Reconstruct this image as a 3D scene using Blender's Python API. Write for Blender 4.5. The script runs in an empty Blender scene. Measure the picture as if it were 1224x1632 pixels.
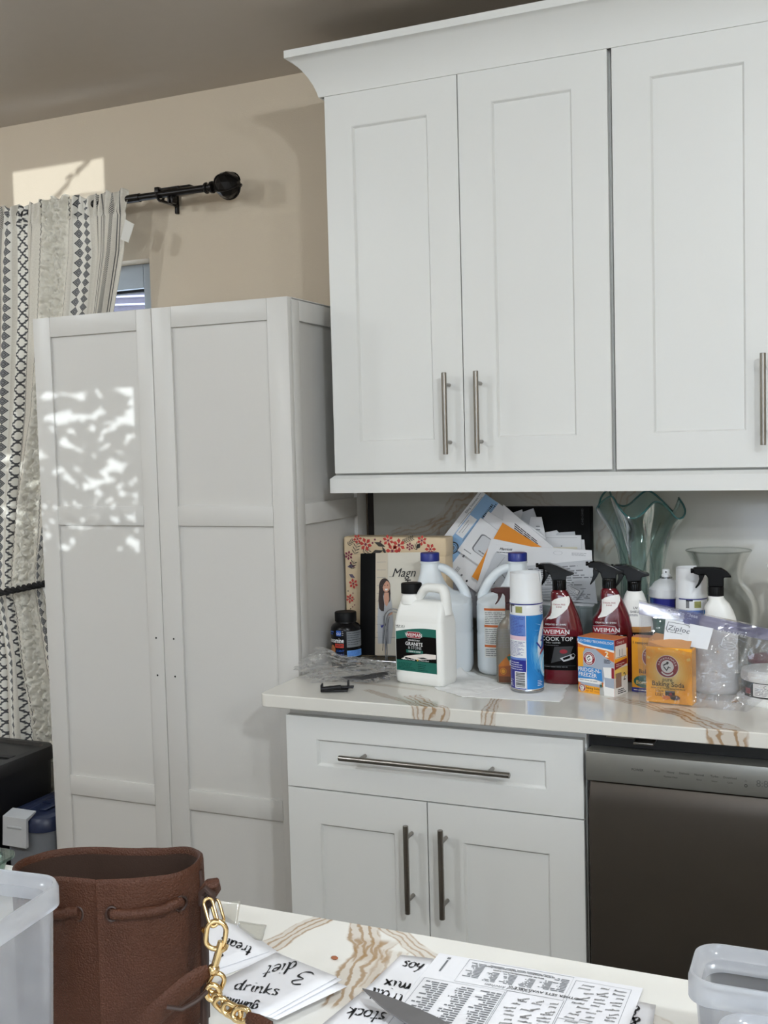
import bpy, bmesh, math, random
from mathutils import Vector, Matrix, noise as mnoise
random.seed(7)
scn = bpy.context.scene
COL = scn.collection
PI = math.pi
# ---------------------------------------------------------------- camera
cam_d = bpy.data.cameras.new('camera'); cam = bpy.data.objects.new('camera', cam_d); COL.objects.link(cam)
cam_d.sensor_fit = 'VERTICAL'; cam_d.sensor_height = 24.0; cam_d.lens = 24.0 * 1728.98 / 1632.0
cam_d.clip_start = 0.02; cam_d.clip_end = 100
_f = Vector((-0.40152695, 0.91372988, -0.06223994)); _r = Vector((0.91584695, 0.40064937, -0.02654134)); _u = Vector((-0.000684777, 0.06765932, 0.99770825))
cam.matrix_world = Matrix(((_r.x, _u.x, -_f.x, 1.20149), (_r.y, _u.y, -_f.y, -2.756125), (_r.z, _u.z, -_f.z, 1.47345), (0, 0, 0, 1)))
scn.camera = cam
# ---------------------------------------------------------------- world, sun, ceiling lamps, exposure
SKY_STRENGTH, SUN_STRENGTH = 6.0, 2.7
LAMPS = [(-1.2, -2.95, 27), (0.55, -3.7, 12), (2.0, -2.95, 47), (-1.7, -1.5, 12), (3.4, -3.6, 38), (1.15, -1.95, 6)]
DOWN_SHARE = 0.2
LAMP_COLOR = (0.87, 0.945, 1.0)
scn.view_settings.view_transform = 'Standard'; scn.view_settings.look = 'None'
scn.view_settings.exposure = 0.40; scn.view_settings.gamma = 1.0; scn.view_settings.use_curve_mapping = False
w = bpy.data.worlds.new('sky'); scn.world = w; w.use_nodes = True
bg = w.node_tree.nodes['Background']; bg.inputs[0].default_value = (0.86, 0.9, 1.0, 1); bg.inputs[1].default_value = SKY_STRENGTH
sl = bpy.data.lights.new('sun', 'SUN'); so = bpy.data.objects.new('sun', sl); COL.objects.link(so)
sl.energy = SUN_STRENGTH; sl.angle = math.radians(0.14); sl.color = (1.0, 0.98, 0.95)
so.location = (1, -8, 3); so.rotation_euler = Vector((-0.2, 1.0, -0.015)).to_track_quat('-Z', 'Y').to_euler()

# ---------------------------------------------------------------- materials
def lin(c): c /= 255.0; return c / 12.92 if c <= 0.04045 else ((c + 0.055) / 1.055) ** 2.4
def rgb(c): return (lin(c[0]), lin(c[1]), lin(c[2]), 1)
MATS = {}
class NT:
    """tiny node-tree helper"""
    def __init__(s, m): s.m = m; m.use_nodes = True; s.t = m.node_tree; s.bsdf = s.t.nodes['Principled BSDF']; s.out = s.t.nodes['Material Output']
    def n(s, typ, **k):
        x = s.t.nodes.new(typ)
        for a, b in k.items(): setattr(x, a, b)
        return x
    def l(s, a, b): s.t.links.new(a, b)
    def math(s, op, a, b=0.0, c=None):
        x = s.n('ShaderNodeMath', operation=op)
        for i, v in enumerate((a, b) if c is None else (a, b, c)):
            if isinstance(v, (int, float)): x.inputs[i].default_value = v
            else: s.l(v, x.inputs[i])
        return x.outputs[0]
    def mix(s, f, a, b):
        x = s.n('ShaderNodeMix', data_type='RGBA')
        for i, v in ((0, f), (6, a), (7, b)):
            if isinstance(v, (int, float)): x.inputs[i].default_value = v
            elif isinstance(v, tuple): x.inputs[i].default_value = v
            else: s.l(v, x.inputs[i])
        return x.outputs[2]
    def bump(s, h, strength, dist=0.001):
        b = s.n('ShaderNodeBump'); b.inputs['Strength'].default_value = strength; b.inputs['Distance'].default_value = dist
        s.l(h, b.inputs['Height']); s.l(b.outputs[0], s.bsdf.inputs['Normal'])
def mat(name, c, rough=0.5, metal=0.0, var=0.03, scale=25.0, bump=0.0, bscale=None, bdist=0.001, spec=0.5, trans=0.0, sss=0.0, coat=0.0, emit=0.0):
    if name in MATS: return MATS[name]
    m = bpy.data.materials.new(name); T = NT(m); B = T.bsdf
    tc = T.n('ShaderNodeTexCoord'); nz = T.n('ShaderNodeTexNoise'); nz.inputs['Scale'].default_value = scale; nz.inputs['Detail'].default_value = 3
    T.l(tc.outputs['Object'], nz.inputs['Vector'])
    r = rgb(c); lo = tuple(v * (1 - var) for v in r[:3]) + (1,); hi = tuple(min(1, v * (1 + var)) for v in r[:3]) + (1,)
    T.l(T.mix(nz.outputs['Fac'], lo, hi), B.inputs['Base Color'])
    B.inputs['Roughness'].default_value = rough; B.inputs['Metallic'].default_value = metal
    B.inputs['Specular IOR Level'].default_value = spec; B.inputs['Coat Weight'].default_value = coat
    B.inputs['Transmission Weight'].default_value = trans
    if sss: B.inputs['Subsurface Weight'].default_value = sss; B.inputs['Subsurface Radius'].default_value = (0.02, 0.02, 0.02); B.inputs['Subsurface Scale'].default_value = 0.3
    if emit: B.inputs['Emission Color'].default_value = r; B.inputs['Emission Strength'].default_value = emit
    if bump:
        n2 = T.n('ShaderNodeTexNoise'); n2.inputs['Scale'].default_value = bscale or scale * 8; n2.inputs['Detail'].default_value = 4
        T.l(tc.outputs['Object'], n2.inputs['Vector']); T.bump(n2.outputs['Fac'], bump, bdist)
    MATS[name] = m; return m
def film(name, tint, clear, rough=0.06, haze=(230, 232, 235), gloss=0.35, edge=None, blend=0.35, wrinkle=0.0, wscale=60):
    """thin clear plastic or glass wall: clear = share that passes straight through; the rest is a milky sheet; glossy at glancing angles"""
    m = bpy.data.materials.new(name); T = NT(m); T.t.nodes.remove(T.bsdf)
    tr = T.n('ShaderNodeBsdfTransparent'); df = T.n('ShaderNodeBsdfDiffuse'); tl = T.n('ShaderNodeBsdfTranslucent'); gl = T.n('ShaderNodeBsdfGlossy')
    lw = T.n('ShaderNodeLayerWeight'); lw.inputs['Blend'].default_value = blend
    tc = T.n('ShaderNodeTexCoord'); nz = T.n('ShaderNodeTexNoise'); nz.inputs['Scale'].default_value = wscale; T.l(tc.outputs['Object'], nz.inputs['Vector'])
    ti = rgb(tint)
    T.l(T.mix(lw.outputs['Facing'], ti, rgb(edge) if edge else ti), tr.inputs['Color'])
    df.inputs['Color'].default_value = rgb(haze); tl.inputs['Color'].default_value = rgb(haze); gl.inputs['Roughness'].default_value = rough; gl.inputs['Color'].default_value = (1, 1, 1, 1)
    if wrinkle:
        b = T.n('ShaderNodeBump'); b.inputs['Strength'].default_value = wrinkle; b.inputs['Distance'].default_value = 0.004; T.l(nz.outputs['Fac'], b.inputs['Height'])
        T.l(b.outputs[0], gl.inputs['Normal']); T.l(b.outputs[0], lw.inputs['Normal'])
    m1 = T.n('ShaderNodeMixShader'); T.l(df.outputs[0], m1.inputs[1]); T.l(tl.outputs[0], m1.inputs[2]); m1.inputs[0].default_value = 0.5
    m2 = T.n('ShaderNodeMixShader'); T.l(m1.outputs[0], m2.inputs[1]); T.l(tr.outputs[0], m2.inputs[2])
    T.l(T.math('ADD', T.math('MULTIPLY', nz.outputs['Fac'], 0.06), clear - 0.03), m2.inputs[0])
    m3 = T.n('ShaderNodeMixShader'); T.l(m2.outputs[0], m3.inputs[1]); T.l(gl.outputs[0], m3.inputs[2]); T.l(T.math('MULTIPLY', lw.outputs['Fresnel'], gloss), m3.inputs[0])
    T.l(m3.outputs[0], T.out.inputs['Surface']); MATS[name] = m; return m
def quartz(name, base, veins, rough=0.16, stain=(150, 112, 66)):
    """pale engineered stone with brown veins; veins = [(x0, y0, x1, y1, half width, strength)] in the slab's own coordinates"""
    m = bpy.data.materials.new(name); T = NT(m); B = T.bsdf
    tc = T.n('ShaderNodeTexCoord'); src = tc.outputs['Object']
    cl = T.n('ShaderNodeTexNoise'); cl.inputs['Scale'].default_value = 5; cl.inputs['Detail'].default_value = 5; T.l(src, cl.inputs['Vector'])
    b0 = rgb(base); col = T.mix(cl.outputs['Fac'], tuple(v * 0.93 for v in b0[:3]) + (1,), tuple(min(1, v * 1.05) for v in b0[:3]) + (1,))
    wn = T.n('ShaderNodeTexNoise'); wn.inputs['Scale'].default_value = 13; wn.inputs['Detail'].default_value = 4; T.l(src, wn.inputs['Vector'])
    fn = T.n('ShaderNodeTexNoise'); fn.inputs['Scale'].default_value = 38; fn.inputs['Detail'].default_value = 3; T.l(src, fn.inputs['Vector'])
    wob = T.math('MULTIPLY', T.math('SUBTRACT', wn.outputs['Fac'], 0.5), 1.0)
    sp = T.n('ShaderNodeSeparateXYZ'); T.l(src, sp.inputs[0])
    horizontal = veins and len(veins[0]) == 6
    X = sp.outputs[0]; Y = sp.outputs[1] if name != 'backsplash_stone' else sp.outputs[2]
    for (x0, y0, x1, y1, hw, st) in veins:
        L = math.hypot(x1 - x0, y1 - y0); dx, dy = (x1 - x0) / L, (y1 - y0) / L
        ax = T.math('SUBTRACT', X, x0); ay = T.math('SUBTRACT', Y, y0)
        t = T.math('ADD', T.math('MULTIPLY', ax, dx), T.math('MULTIPLY', ay, dy))
        d = T.math('ADD', T.math('MULTIPLY', ax, -dy), T.math('MULTIPLY', ay, dx))
        d = T.math('ADD', d, T.math('MULTIPLY', wob, hw * 2.2))
        bell = T.math('SUBTRACT', 1.0, T.math('DIVIDE', T.math('ABSOLUTE', d), hw))
        cap = T.math('SUBTRACT', 1.0, T.math('DIVIDE', T.math('ABSOLUTE', T.math('SUBTRACT', t, L / 2)), L / 2 + hw))
        mk = T.n('ShaderNodeMapRange', interpolation_type='SMOOTHSTEP'); T.l(T.math('MINIMUM', bell, T.math('MULTIPLY', cap, 1.6)), mk.inputs[0]); mk.inputs[2].default_value = 0.25
        stripe = T.math('SINE', T.math('ADD', T.math('MULTIPLY', d, 11.0 / hw), T.math('MULTIPLY', fn.outputs['Fac'], 8.0)))
        line = T.n('ShaderNodeMapRange', interpolation_type='SMOOTHSTEP'); T.l(stripe, line.inputs[0]); line.inputs[1].default_value = 0.0; line.inputs[2].default_value = 0.95
        body = T.math('ADD', 0.3, T.math('MULTIPLY', line.outputs[0], 0.6))
        col = T.mix(T.math('MULTIPLY', T.math('MULTIPLY', mk.outputs[0], body), st), col, rgb(stain))
    T.l(col, B.inputs['Base Color']); B.inputs['Roughness'].default_value = rough
    MATS[name] = m; return m

# ---------------------------------------------------------------- mesh helpers
class MB:
    def __init__(s): s.v = []; s.f = []; s.m = []
    def add(s, vs, fs, m=0):
        o = len(s.v); s.v += [tuple(p) for p in vs]; s.f += [tuple(i + o for i in q) for q in fs]; s.m += [m] * len(fs); return s
    def box(s, x0, x1, y0, y1, z0, z1, bev=0.0, m=0, seg=2):
        b = bmesh.new(); bmesh.ops.create_cube(b, size=1)
        for v in b.verts: v.co = Vector(((x0 + x1) / 2 + v.co.x * (x1 - x0), (y0 + y1) / 2 + v.co.y * (y1 - y0), (z0 + z1) / 2 + v.co.z * (z1 - z0)))
        if bev: bmesh.ops.bevel(b, geom=list(b.edges), offset=bev, segments=seg, profile=0.5, affect='EDGES')
        return s.bm(b, m)
    def bm(s, b, m=0):
        b.verts.index_update(); s.add([v.co[:] for v in b.verts], [[v.index for v in f.verts] for f in b.faces], m); b.free(); return s
    def loft(s, rings, closed_ends=True, m=0, close=True):
        n = len(rings[0]); vs = [p for r in rings for p in r]; fs = []
        for i in range(len(rings) - 1):
            for j in range(n if close else n - 1):
                k = (j + 1) % n; fs.append((i * n + j, i * n + k, (i + 1) * n + k, (i + 1) * n + j))
        if closed_ends: fs.append(tuple(reversed(range(n)))); fs.append(tuple((len(rings) - 1) * n + j for j in range(n)))
        return s.add(vs, fs, m)
    def lathe(s, prof, n=40, m=0, cx=0.0, cy=0.0, caps=True):
        return s.loft([[(cx + r * math.cos(2 * PI * j / n), cy + r * math.sin(2 * PI * j / n), z) for j in range(n)] for r, z in prof], caps, m)
    def tube(s, path, r, n=10, closed=False, m=0, flat=1.0):
        P = [Vector(p) for p in path]; N = len(P); rings = []; up = None
        for i in range(N):
            if closed: t = P[(i + 1) % N] - P[i - 1]
            else: t = P[min(i + 1, N - 1)] - P[max(i - 1, 0)]
            t.normalize()
            if up is None:
                up = Vector((0, 0, 1)) if abs(t.z) < 0.9 else Vector((0, 1, 0))
            a = (up - t * up.dot(t)).normalized(); b = t.cross(a); up = a
            rr = r[i] if isinstance(r, (list, tuple)) else r
            rings.append([P[i] + a * (rr * math.cos(2 * PI * j / n)) + b * (rr * flat * math.sin(2 * PI * j / n)) for j in range(n)])
        if closed: rings.append(rings[0]); return s.loft(rings, False, m)
        return s.loft(rings, True, m)
    def prism(s, poly, a, b, axis='y', m=0):
        """polygon in the plane across AXIS, extruded from a to b along it"""
        n = len(poly)
        def P(p, h): return (p[0], h, p[1]) if axis == 'y' else ((p[0], p[1], h) if axis == 'z' else (h, p[0], p[1]))
        vs = [P(p, a) for p in poly] + [P(p, b) for p in poly]
        fs = [tuple(range(n)), tuple(reversed(range(n, 2 * n)))] + [(i, i + n, (i + 1) % n + n, (i + 1) % n) for i in range(n)]
        return s.add(vs, fs, m)
    def quad(s, a, b, c, d, m=0): return s.add([a, b, c, d], [(0, 1, 2, 3)], m)
    def xform(s, M):
        s.v = [tuple(M @ Vector(p)) for p in s.v]; return s
def link(o, parent=None):
    COL.objects.link(o)
    if parent is not None: o.parent = parent
    return o
def obj(name, mb, mats, parent=None, smooth=40, bevel=0.0, seg=2, solid=0.0, sub=0):
    me = bpy.data.meshes.new(name); me.from_pydata(mb.v, [], mb.f); me.validate()
    if not isinstance(mats, (list, tuple)): mats = [mats]
    for x in mats: me.materials.append(x)
    if len(mats) > 1 and len(me.polygons) == len(mb.m): me.polygons.foreach_set('material_index', mb.m)
    b = bmesh.new(); b.from_mesh(me); bmesh.ops.recalc_face_normals(b, faces=b.faces) if not solid else None; b.to_mesh(me); b.free()
    if smooth:
        me.polygons.foreach_set('use_smooth', [True] * len(me.polygons)); me.set_sharp_from_angle(angle=math.radians(smooth))
    o = link(bpy.data.objects.new(name, me), parent)
    if solid: x = o.modifiers.new('thick', 'SOLIDIFY'); x.thickness = solid; x.offset = 0
    if bevel: x = o.modifiers.new('round', 'BEVEL'); x.width = bevel; x.segments = seg; x.limit_method = 'ANGLE'; x.angle_limit = math.radians(35)
    if sub: x = o.modifiers.new('smooth', 'SUBSURF'); x.levels = sub; x.render_levels = sub
    return o
def tag(o, label, cat, group=None):
    o['label'] = label; o['category'] = cat
    if group: o['group'] = group
    return o
def thing(name, label, cat, loc=(0, 0, 0), rz=0.0, group=None):
    o = bpy.data.objects.new(name, None); COL.objects.link(o); o.empty_display_size = 0.05
    o.location = loc; o.rotation_euler = (0, 0, math.radians(rz)); return tag(o, label, cat, group)
def struct(name, mb, m, parent=None, **k):
    o = obj(name, mb, m, parent, **k)
    if parent is None: o['kind'] = 'structure'
    return o
def rrect(hx, hy, r, z, n=6, cx=0.0, cy=0.0):
    out = []
    for q, (sx, sy) in enumerate(((1, 1), (-1, 1), (-1, -1), (1, -1))):
        for k in range(n + 1):
            a = PI / 2 * (q + k / n); out.append((cx + sx * (hx - r) + r * math.cos(a), cy + sy * (hy - r) + r * math.sin(a), z))
    return out
def sup(cx, cy, hx, hy, z, e=2.5, n=44):
    out = []
    for j in range(n):
        a = 2 * PI * j / n; c, q = math.cos(a), math.sin(a)
        out.append((cx + hx * math.copysign(abs(c) ** (2 / e), c), cy + hy * math.copysign(abs(q) ** (2 / e), q), z))
    return out
def lerp(t, a, b): return a + (b - a) * t
def interp(tab, x):
    if x <= tab[0][0]: return tab[0][1:]
    for p, q in zip(tab, tab[1:]):
        if x <= q[0]:
            t = (x - p[0]) / (q[0] - p[0]); return tuple(lerp(t, a, b) for a, b in zip(p[1:], q[1:]))
    return tab[-1][1:]

# ---------------------------------------------------------------- flat print (labels, lettering) laid on surfaces
_TXT = {}
def text_shape(s, size=1.0, bold=0.0, shear=0.0, align='CENTER'):
    k = (s, bold, shear, align)
    if k not in _TXT:
        cu = bpy.data.curves.new('t', 'FONT'); cu.body = s; cu.size = 1.0; cu.align_x = align; cu.offset = bold; cu.shear = shear; cu.resolution_u = 2
        o = bpy.data.objects.new('t', cu); COL.objects.link(o)
        dg = bpy.context.evaluated_depsgraph_get(); me = o.evaluated_get(dg).to_mesh()
        _TXT[k] = ([(v.co.x, v.co.y) for v in me.vertices], [tuple(p.vertices) for p in me.polygons])
        o.evaluated_get(dg).to_mesh_clear(); bpy.data.objects.remove(o); bpy.data.curves.remove(cu)
    vs, fs = _TXT[k]; return [(x * size, y * size) for x, y in vs], fs
LAYER = 0.00022
class Print:
    """flat shapes in (u, v) with a layer each; build() lays them on a surface through a map (u, v, height) -> point"""
    def __init__(s): s.sh = []; s.top = 0
    def shape(s, vs, fs, m, layer=None): s.sh.append((list(vs), list(fs), m, s.top if layer is None else layer)); return s
    def poly(s, pts, m, layer=1): return s.shape(pts, [tuple(range(len(pts)))], m, layer)
    def rect(s, u0, v0, u1, v1, m, layer=1): return s.poly([(u0, v0), (u1, v0), (u1, v1), (u0, v1)], m, layer)
    def rr(s, u0, v0, u1, v1, r, m, layer=1, n=4):
        return s.poly([(p[0], p[1]) for p in rrect((u1 - u0) / 2, (v1 - v0) / 2, r, 0, n, (u0 + u1) / 2, (v0 + v1) / 2)], m, layer)
    def disc(s, u, v, r, m, layer=1, n=24, ry=None, r0=0.0):
        ry = ry or r
        if not r0: return s.poly([(u + r * math.cos(2 * PI * k / n), v + ry * math.sin(2 * PI * k / n)) for k in range(n)], m, layer)
        vs = [(u + q * math.cos(2 * PI * k / n), v + q * ry / r * math.sin(2 * PI * k / n)) for q in (r0, r) for k in range(n)]
        return s.shape(vs, [(k, (k + 1) % n, n + (k + 1) % n, n + k) for k in range(n)], m, layer)
    def text(s, t, u, v, size, m, layer=3, bold=0.0, shear=0.0, align='CENTER', rot=0.0, sx=1.0):
        if bold and 'M' in t:    # thickened M closes up: lay it twice, a hair apart
            for e in (-bold, bold): s.text(t, u + e * size * .6 * math.cos(rot), v + e * size * .6 * math.sin(rot), size, m, layer + (.2 if e > 0 else 0), 0.0, shear, align, rot, sx)
            return s
        vs, fs = text_shape(t, size, min(bold, 0.01), shear, align); c, q = math.cos(rot), math.sin(rot)
        return s.shape([(u + (x * sx) * c - y * q, v + (x * sx) * q + y * c) for x, y in vs], fs, m, layer)
    def arc_text(s, t, u, v, R, size, m, layer=3, a0=150, a1=30, bold=0.0):
        for k, ch in enumerate(t):
            if ch == ' ': continue
            a = math.radians(lerp(k / max(1, len(t) - 1), a0, a1)); s.text(ch, u + R * math.cos(a), v + R * math.sin(a), size, m, layer, bold, 0, 'CENTER', a - PI / 2)
        return s
    def line(s, pts, wd, m, layer=3):
        vs = []; fs = []; n = len(pts)
        for i, p in enumerate(pts):
            a = pts[max(i - 1, 0)]; b = pts[min(i + 1, n - 1)]; dx, dy = b[0] - a[0], b[1] - a[1]; L = math.hypot(dx, dy) or 1
            w2 = (wd[i] if isinstance(wd, list) else wd) / 2; vs += [(p[0] - dy / L * w2, p[1] + dx / L * w2), (p[0] + dy / L * w2, p[1] - dx / L * w2)]
        for i in range(n - 1): fs.append((2 * i, 2 * i + 1, 2 * i + 3, 2 * i + 2))
        return s.shape(vs, fs, m, layer)
    def micro(s, u0, v0, u1, v1, rows, m, layer=3, fill=0.55, rnd=None, words=5):
        """rows of tiny print, too small to read"""
        R = random.Random(rnd or int((u0 + v1) * 1e5)); h = (v1 - v0) / rows
        for i in range(rows):
            v = v1 - (i + 1) * h + h * (1 - fill) / 2; u = u0; end = u1 - (u1 - u0) * (R.random() * 0.35)
            while u < end - 1e-6:
                wl = (u1 - u0) / words * R.uniform(0.45, 1.2); s.rect(u, v, min(u + wl, end), v + h * fill, m, layer); u += wl + (u1 - u0) * 0.025
        return s
    def build(s, name, f, parent=None, step=0.0, stepv=0.0):
        ms = []; mb = MB()
        for vs, fs, m, ly in s.sh:
            if m not in ms: ms.append(m)
            if step or stepv:
                b = bmesh.new(); bv = [b.verts.new((x, y, 0)) for x, y in vs]
                for q in fs:
                    try: b.faces.new([bv[i] for i in q])
                    except ValueError: pass
                us = [p[0] for p in vs]; vv = [p[1] for p in vs]
                for ax, lo, hi, st in ((0, min(us), max(us), step), (1, min(vv), max(vv), stepv)):
                    if not st: continue
                    k = math.floor(lo / st) + 1
                    while k * st < hi - 1e-9:
                        no = (1, 0, 0) if ax == 0 else (0, 1, 0)
                        bmesh.ops.bisect_plane(b, geom=list(b.verts) + list(b.edges) + list(b.faces), plane_co=tuple(k * st * c for c in no), plane_no=no, dist=1e-7); k += 1
                b.verts.index_update(); vs = [(v.co.x, v.co.y) for v in b.verts]; fs = [tuple(v.index for v in q.verts) for q in b.faces]; b.free()
            mb.add([f(x, y, (ly + 1) * LAYER) for x, y in vs], fs, ms.index(m))
        me = bpy.data.meshes.new(name); me.from_pydata(mb.v, [], mb.f)
        for x in ms: me.materials.append(x)
        me.polygons.foreach_set('material_index', mb.m)
        return link(bpy.data.objects.new(name, me), parent)
def on_front(y): return lambda u, v, h: (u, y - h, v)                 # a plane facing -Y
def on_top(z): return lambda u, v, h: (u, v, z + h)
def on_cyl(R, turn=0.0): return lambda u, v, h: ((R + h) * math.sin(u / R + turn), -(R + h) * math.cos(u / R + turn), v)
def on_quad(A, B, C_, D):
    """unit square -> quad A(0,0) B(1,0) C(1,1) D(0,1)"""
    A, B, C_, D = map(Vector, (A, B, C_, D)); n = (B - A).cross(D - A).normalized()
    return lambda u, v, h: tuple(A * ((1 - u) * (1 - v)) + B * (u * (1 - v)) + C_ * (u * v) + D * ((1 - u) * v) + n * h)
INK = mat('black_ink', (28, 28, 30), 0.7); GREYINK = mat('grey_ink', (120, 122, 126), 0.7); WHITEINK = mat('white_ink', (236, 236, 236), 0.5)

# ================================================================ room shell
M_WALL = mat('beige_paint', (198, 184, 164), 0.8, bump=0.25, bscale=240, bdist=0.002, var=0.02, scale=6)
M_CEIL = mat('ceiling_paint', (192, 183, 172), 0.9, bump=0.15, bscale=150, bdist=0.002, var=0.02)
M_FLOOR = mat('floor_tile', (112, 104, 96), 0.45, var=0.06, scale=4)
M_WHITE = mat('cabinet_paint', (222, 222, 219), 0.42, var=0.008, scale=8)
M_PANTRY = mat('pantry_laminate', (206, 204, 200), 0.4, var=0.008, scale=8)
M_STEEL = mat('brushed_nickel', (150, 146, 140), 0.28, 1.0, var=0.06, scale=60)
M_DARK = mat('dark_gap', (22, 21, 20), 0.8)
M_VINYL = mat('window_vinyl', (176, 184, 192), 0.45)
M_PANE = film('window_pane', (240, 246, 250), 0.985, 0.02, gloss=0.5, blend=0.1)
M_BLACKMETAL = mat('black_bronze_metal', (26, 23, 22), 0.32, 0.6, var=0.1)
XL, XR, YF, ZC = -2.7, 4.5, -5.2, 2.5137
# back wall with the window hole behind the curtain
WX0, WX1, WZ0, WZ1 = -2.05, -0.76, 0.95, 2.052
b = MB()
for x0, x1, z0, z1 in ((XL, WX0, 0, ZC), (WX1, XR, 0, ZC), (WX0, WX1, 0, WZ0), (WX0, WX1, WZ1, ZC)): b.box(x0, x1, 0, 0.16, z0, z1)
struct('wall_back', b, M_WALL, smooth=0)
struct('wall_left', MB().box(XL - 0.12, XL, YF, 0.16, 0, ZC), M_WALL, smooth=0)
struct('wall_right', MB().box(XR, XR + 0.12, YF, 0.16, 0, ZC), M_WALL, smooth=0)
struct('ceiling', MB().box(XL - 0.12, XR + 0.12, YF - 0.12, 0.16, ZC, ZC + 0.1), M_CEIL, smooth=0)
struct('floor', MB().box(XL - 0.12, XR + 0.12, YF - 0.12, 0.16, -0.1, 0), M_FLOOR, smooth=0)
# front wall behind the camera: a window and a small transom that let the low sun in
A0, A1, AZ0, AZ1 = -0.95, 0.466, 1.27, 1.722
T0, T1, TZ0, TZ1 = -0.23, 0.15, 2.315, 2.452
G0, G1, GZ, GB = 0.75, 3.1, 2.2, 0.7
b = MB()
for x0, x1, z0, z1 in ((XL, A0, 0, ZC), (A1, G0, 0, ZC), (G0, G1, GZ, ZC), (G0, G1, 0, GB), (G1, XR, 0, ZC), (A0, A1, 0, AZ0), (A0, T0, AZ1, ZC), (T1, A1, AZ1, ZC), (T0, T1, AZ1, TZ0), (T0, T1, TZ1, ZC)): b.box(x0, x1, YF - 0.12, YF, z0, z1)
struct('wall_front', b, M_WALL, smooth=0)
def window(name, x0, x1, z0, z1, y, fw=0.045):
    b = MB()
    b.box(x0, x0 + fw, y - 0.03, y + 0.03, z0, z1, 0.004).box(x1 - fw, x1, y - 0.03, y + 0.03, z0, z1, 0.004)
    b.box(x0 + fw, x1 - fw, y - 0.03, y + 0.03, z1 - fw, z1, 0.004).box(x0 + fw, x1 - fw, y - 0.03, y + 0.03, z0, z0 + fw, 0.004)
    o = struct(name, b, M_VINYL)
    struct('window_pane', MB().box(x0 + fw, x1 - fw, y - 0.003, y + 0.003, z0 + fw, z1 - fw), M_PANE, o, smooth=0)
    return o
w1 = window('window_1', WX0, WX1, WZ0, WZ1, 0.1, 0.075)
struct('window_sash', MB().box(WX0 + 0.075, WX1 - 0.075, 0.085, 0.115, WZ1 - 0.083, WZ1 - 0.075), M_DARK, w1, smooth=0)
window('window_4', G0, G1, GB, GZ, YF - 0.06, 0.06); window('window_2', A0, A1, AZ0, AZ1, YF - 0.06, 0.012); window('window_3', T0, T1, TZ0, TZ1, YF - 0.06, 0.004)
# lavender patio cover with white battens seen through the window
pc = thing('patio_cover', 'lavender grey patio cover with white battens seen through the window gap', 'patio cover', (-1.6, 1.5, 0)); pc['kind'] = 'structure'
M_LAV = mat('lavender_board', (84, 80, 92), 0.7); M_BAT = mat('white_batten', (140, 138, 148), 0.6)
obj('roof_panel', MB().box(-1.6, 1.6, -0.2, 0.9, 2.28, 2.31).xform(Matrix.Rotation(0.18, 4, 'X')), M_LAV, pc, smooth=0)
obj('side_board', MB().box(-1.6, 1.6, 0.95, 1.0, 0.0, 2.4), M_LAV, pc, smooth=0)
for k in range(7):
    obj('batten', MB().box(-1.6, 1.6, 0.93, 0.95, 2.12 + k * 0.045, 2.13 + k * 0.045).xform(Matrix.Rotation(0.05, 4, 'Y')), M_BAT, pc, smooth=0)
obj('post', MB().box(-1.55, -1.47, 0.6, 0.68, 0, 2.4), M_BAT, pc, smooth=0); obj('post', MB().box(1.47, 1.55, 0.6, 0.68, 0, 2.4), M_BAT, pc, smooth=0)
# recessed ceiling lamps; last two added to brighten pantry side and drawer
M_TRIM = mat('lamp_trim', (235, 233, 228), 0.5)
for i, (x, y, e) in enumerate(LAMPS):
    t = thing('recessed_light', ['white recessed ceiling light over the left end of the room', 'white recessed ceiling light above the camera side window', 'white recessed ceiling light over the right end of the room', 'white recessed ceiling light nearest the curtain', 'added white ceiling light in the far right corner brightening the pantry side', 'added white ceiling light above the island brightening the drawer and worktop'][i], 'ceiling light', (x, y, ZC))
    obj('trim_ring', MB().loft([[(r * math.cos(2 * PI * j / 32), r * math.sin(2 * PI * j / 32), z) for j in range(32)] for r, z in ((0.06, 0), (0.085, 0), (0.085, -0.006), (0.062, -0.008), (0.06, 0))], False), M_TRIM, t)
    ld = bpy.data.lights.new('lamp', 'POINT'); ld.shadow_soft_size = 0.05; ld.energy = e; ld.color = LAMP_COLOR
    lo = bpy.data.objects.new('lamp', ld); COL.objects.link(lo); lo.parent = t; lo.location = (0, 0, -0.065)
    la = bpy.data.lights.new('downlight', 'AREA'); la.shape = 'DISK'; la.size = 0.11; la.energy = e * DOWN_SHARE; la.color = LAMP_COLOR
    lo = bpy.data.objects.new('downlight', la); COL.objects.link(lo); lo.parent = t; lo.location = (0, 0, -0.006)
# leafy tree outside the sunny window: its gaps make the dapples
M_LEAF = mat('leaf_green', (70, 96, 48), 0.6, var=0.2); M_BARK = mat('bark', (92, 76, 60), 0.9)
struct('trim_3', MB().box(-6, 6, -14, YF - 0.13, -0.2, -0.05), mat('patio_paving', (170, 166, 158), 0.9), smooth=0)
struct('wall_sunblock', MB().box(2.3, 12, -14.2, -14, -0.2, 2.7), mat('sunblock_grey', (150, 146, 140), .9), smooth=0)  # unseen wall added to keep the low sun out of window_4
tr = thing('garden_tree', 'leafy green tree outside the window behind the camera', 'tree', (-0.15, -6.35, 0))
obj('trunk', MB().tube([(-0.5, -0.2, -0.1), (-0.45, -0.18, 0.8), (-0.3, -0.1, 1.4), (0.2, 0, 1.62), (0.7, 0.05, 1.7)], [0.07, 0.06, 0.045, 0.02, 0.006]), M_BARK, tr)
b = MB(); R = random.Random(5)
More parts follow.
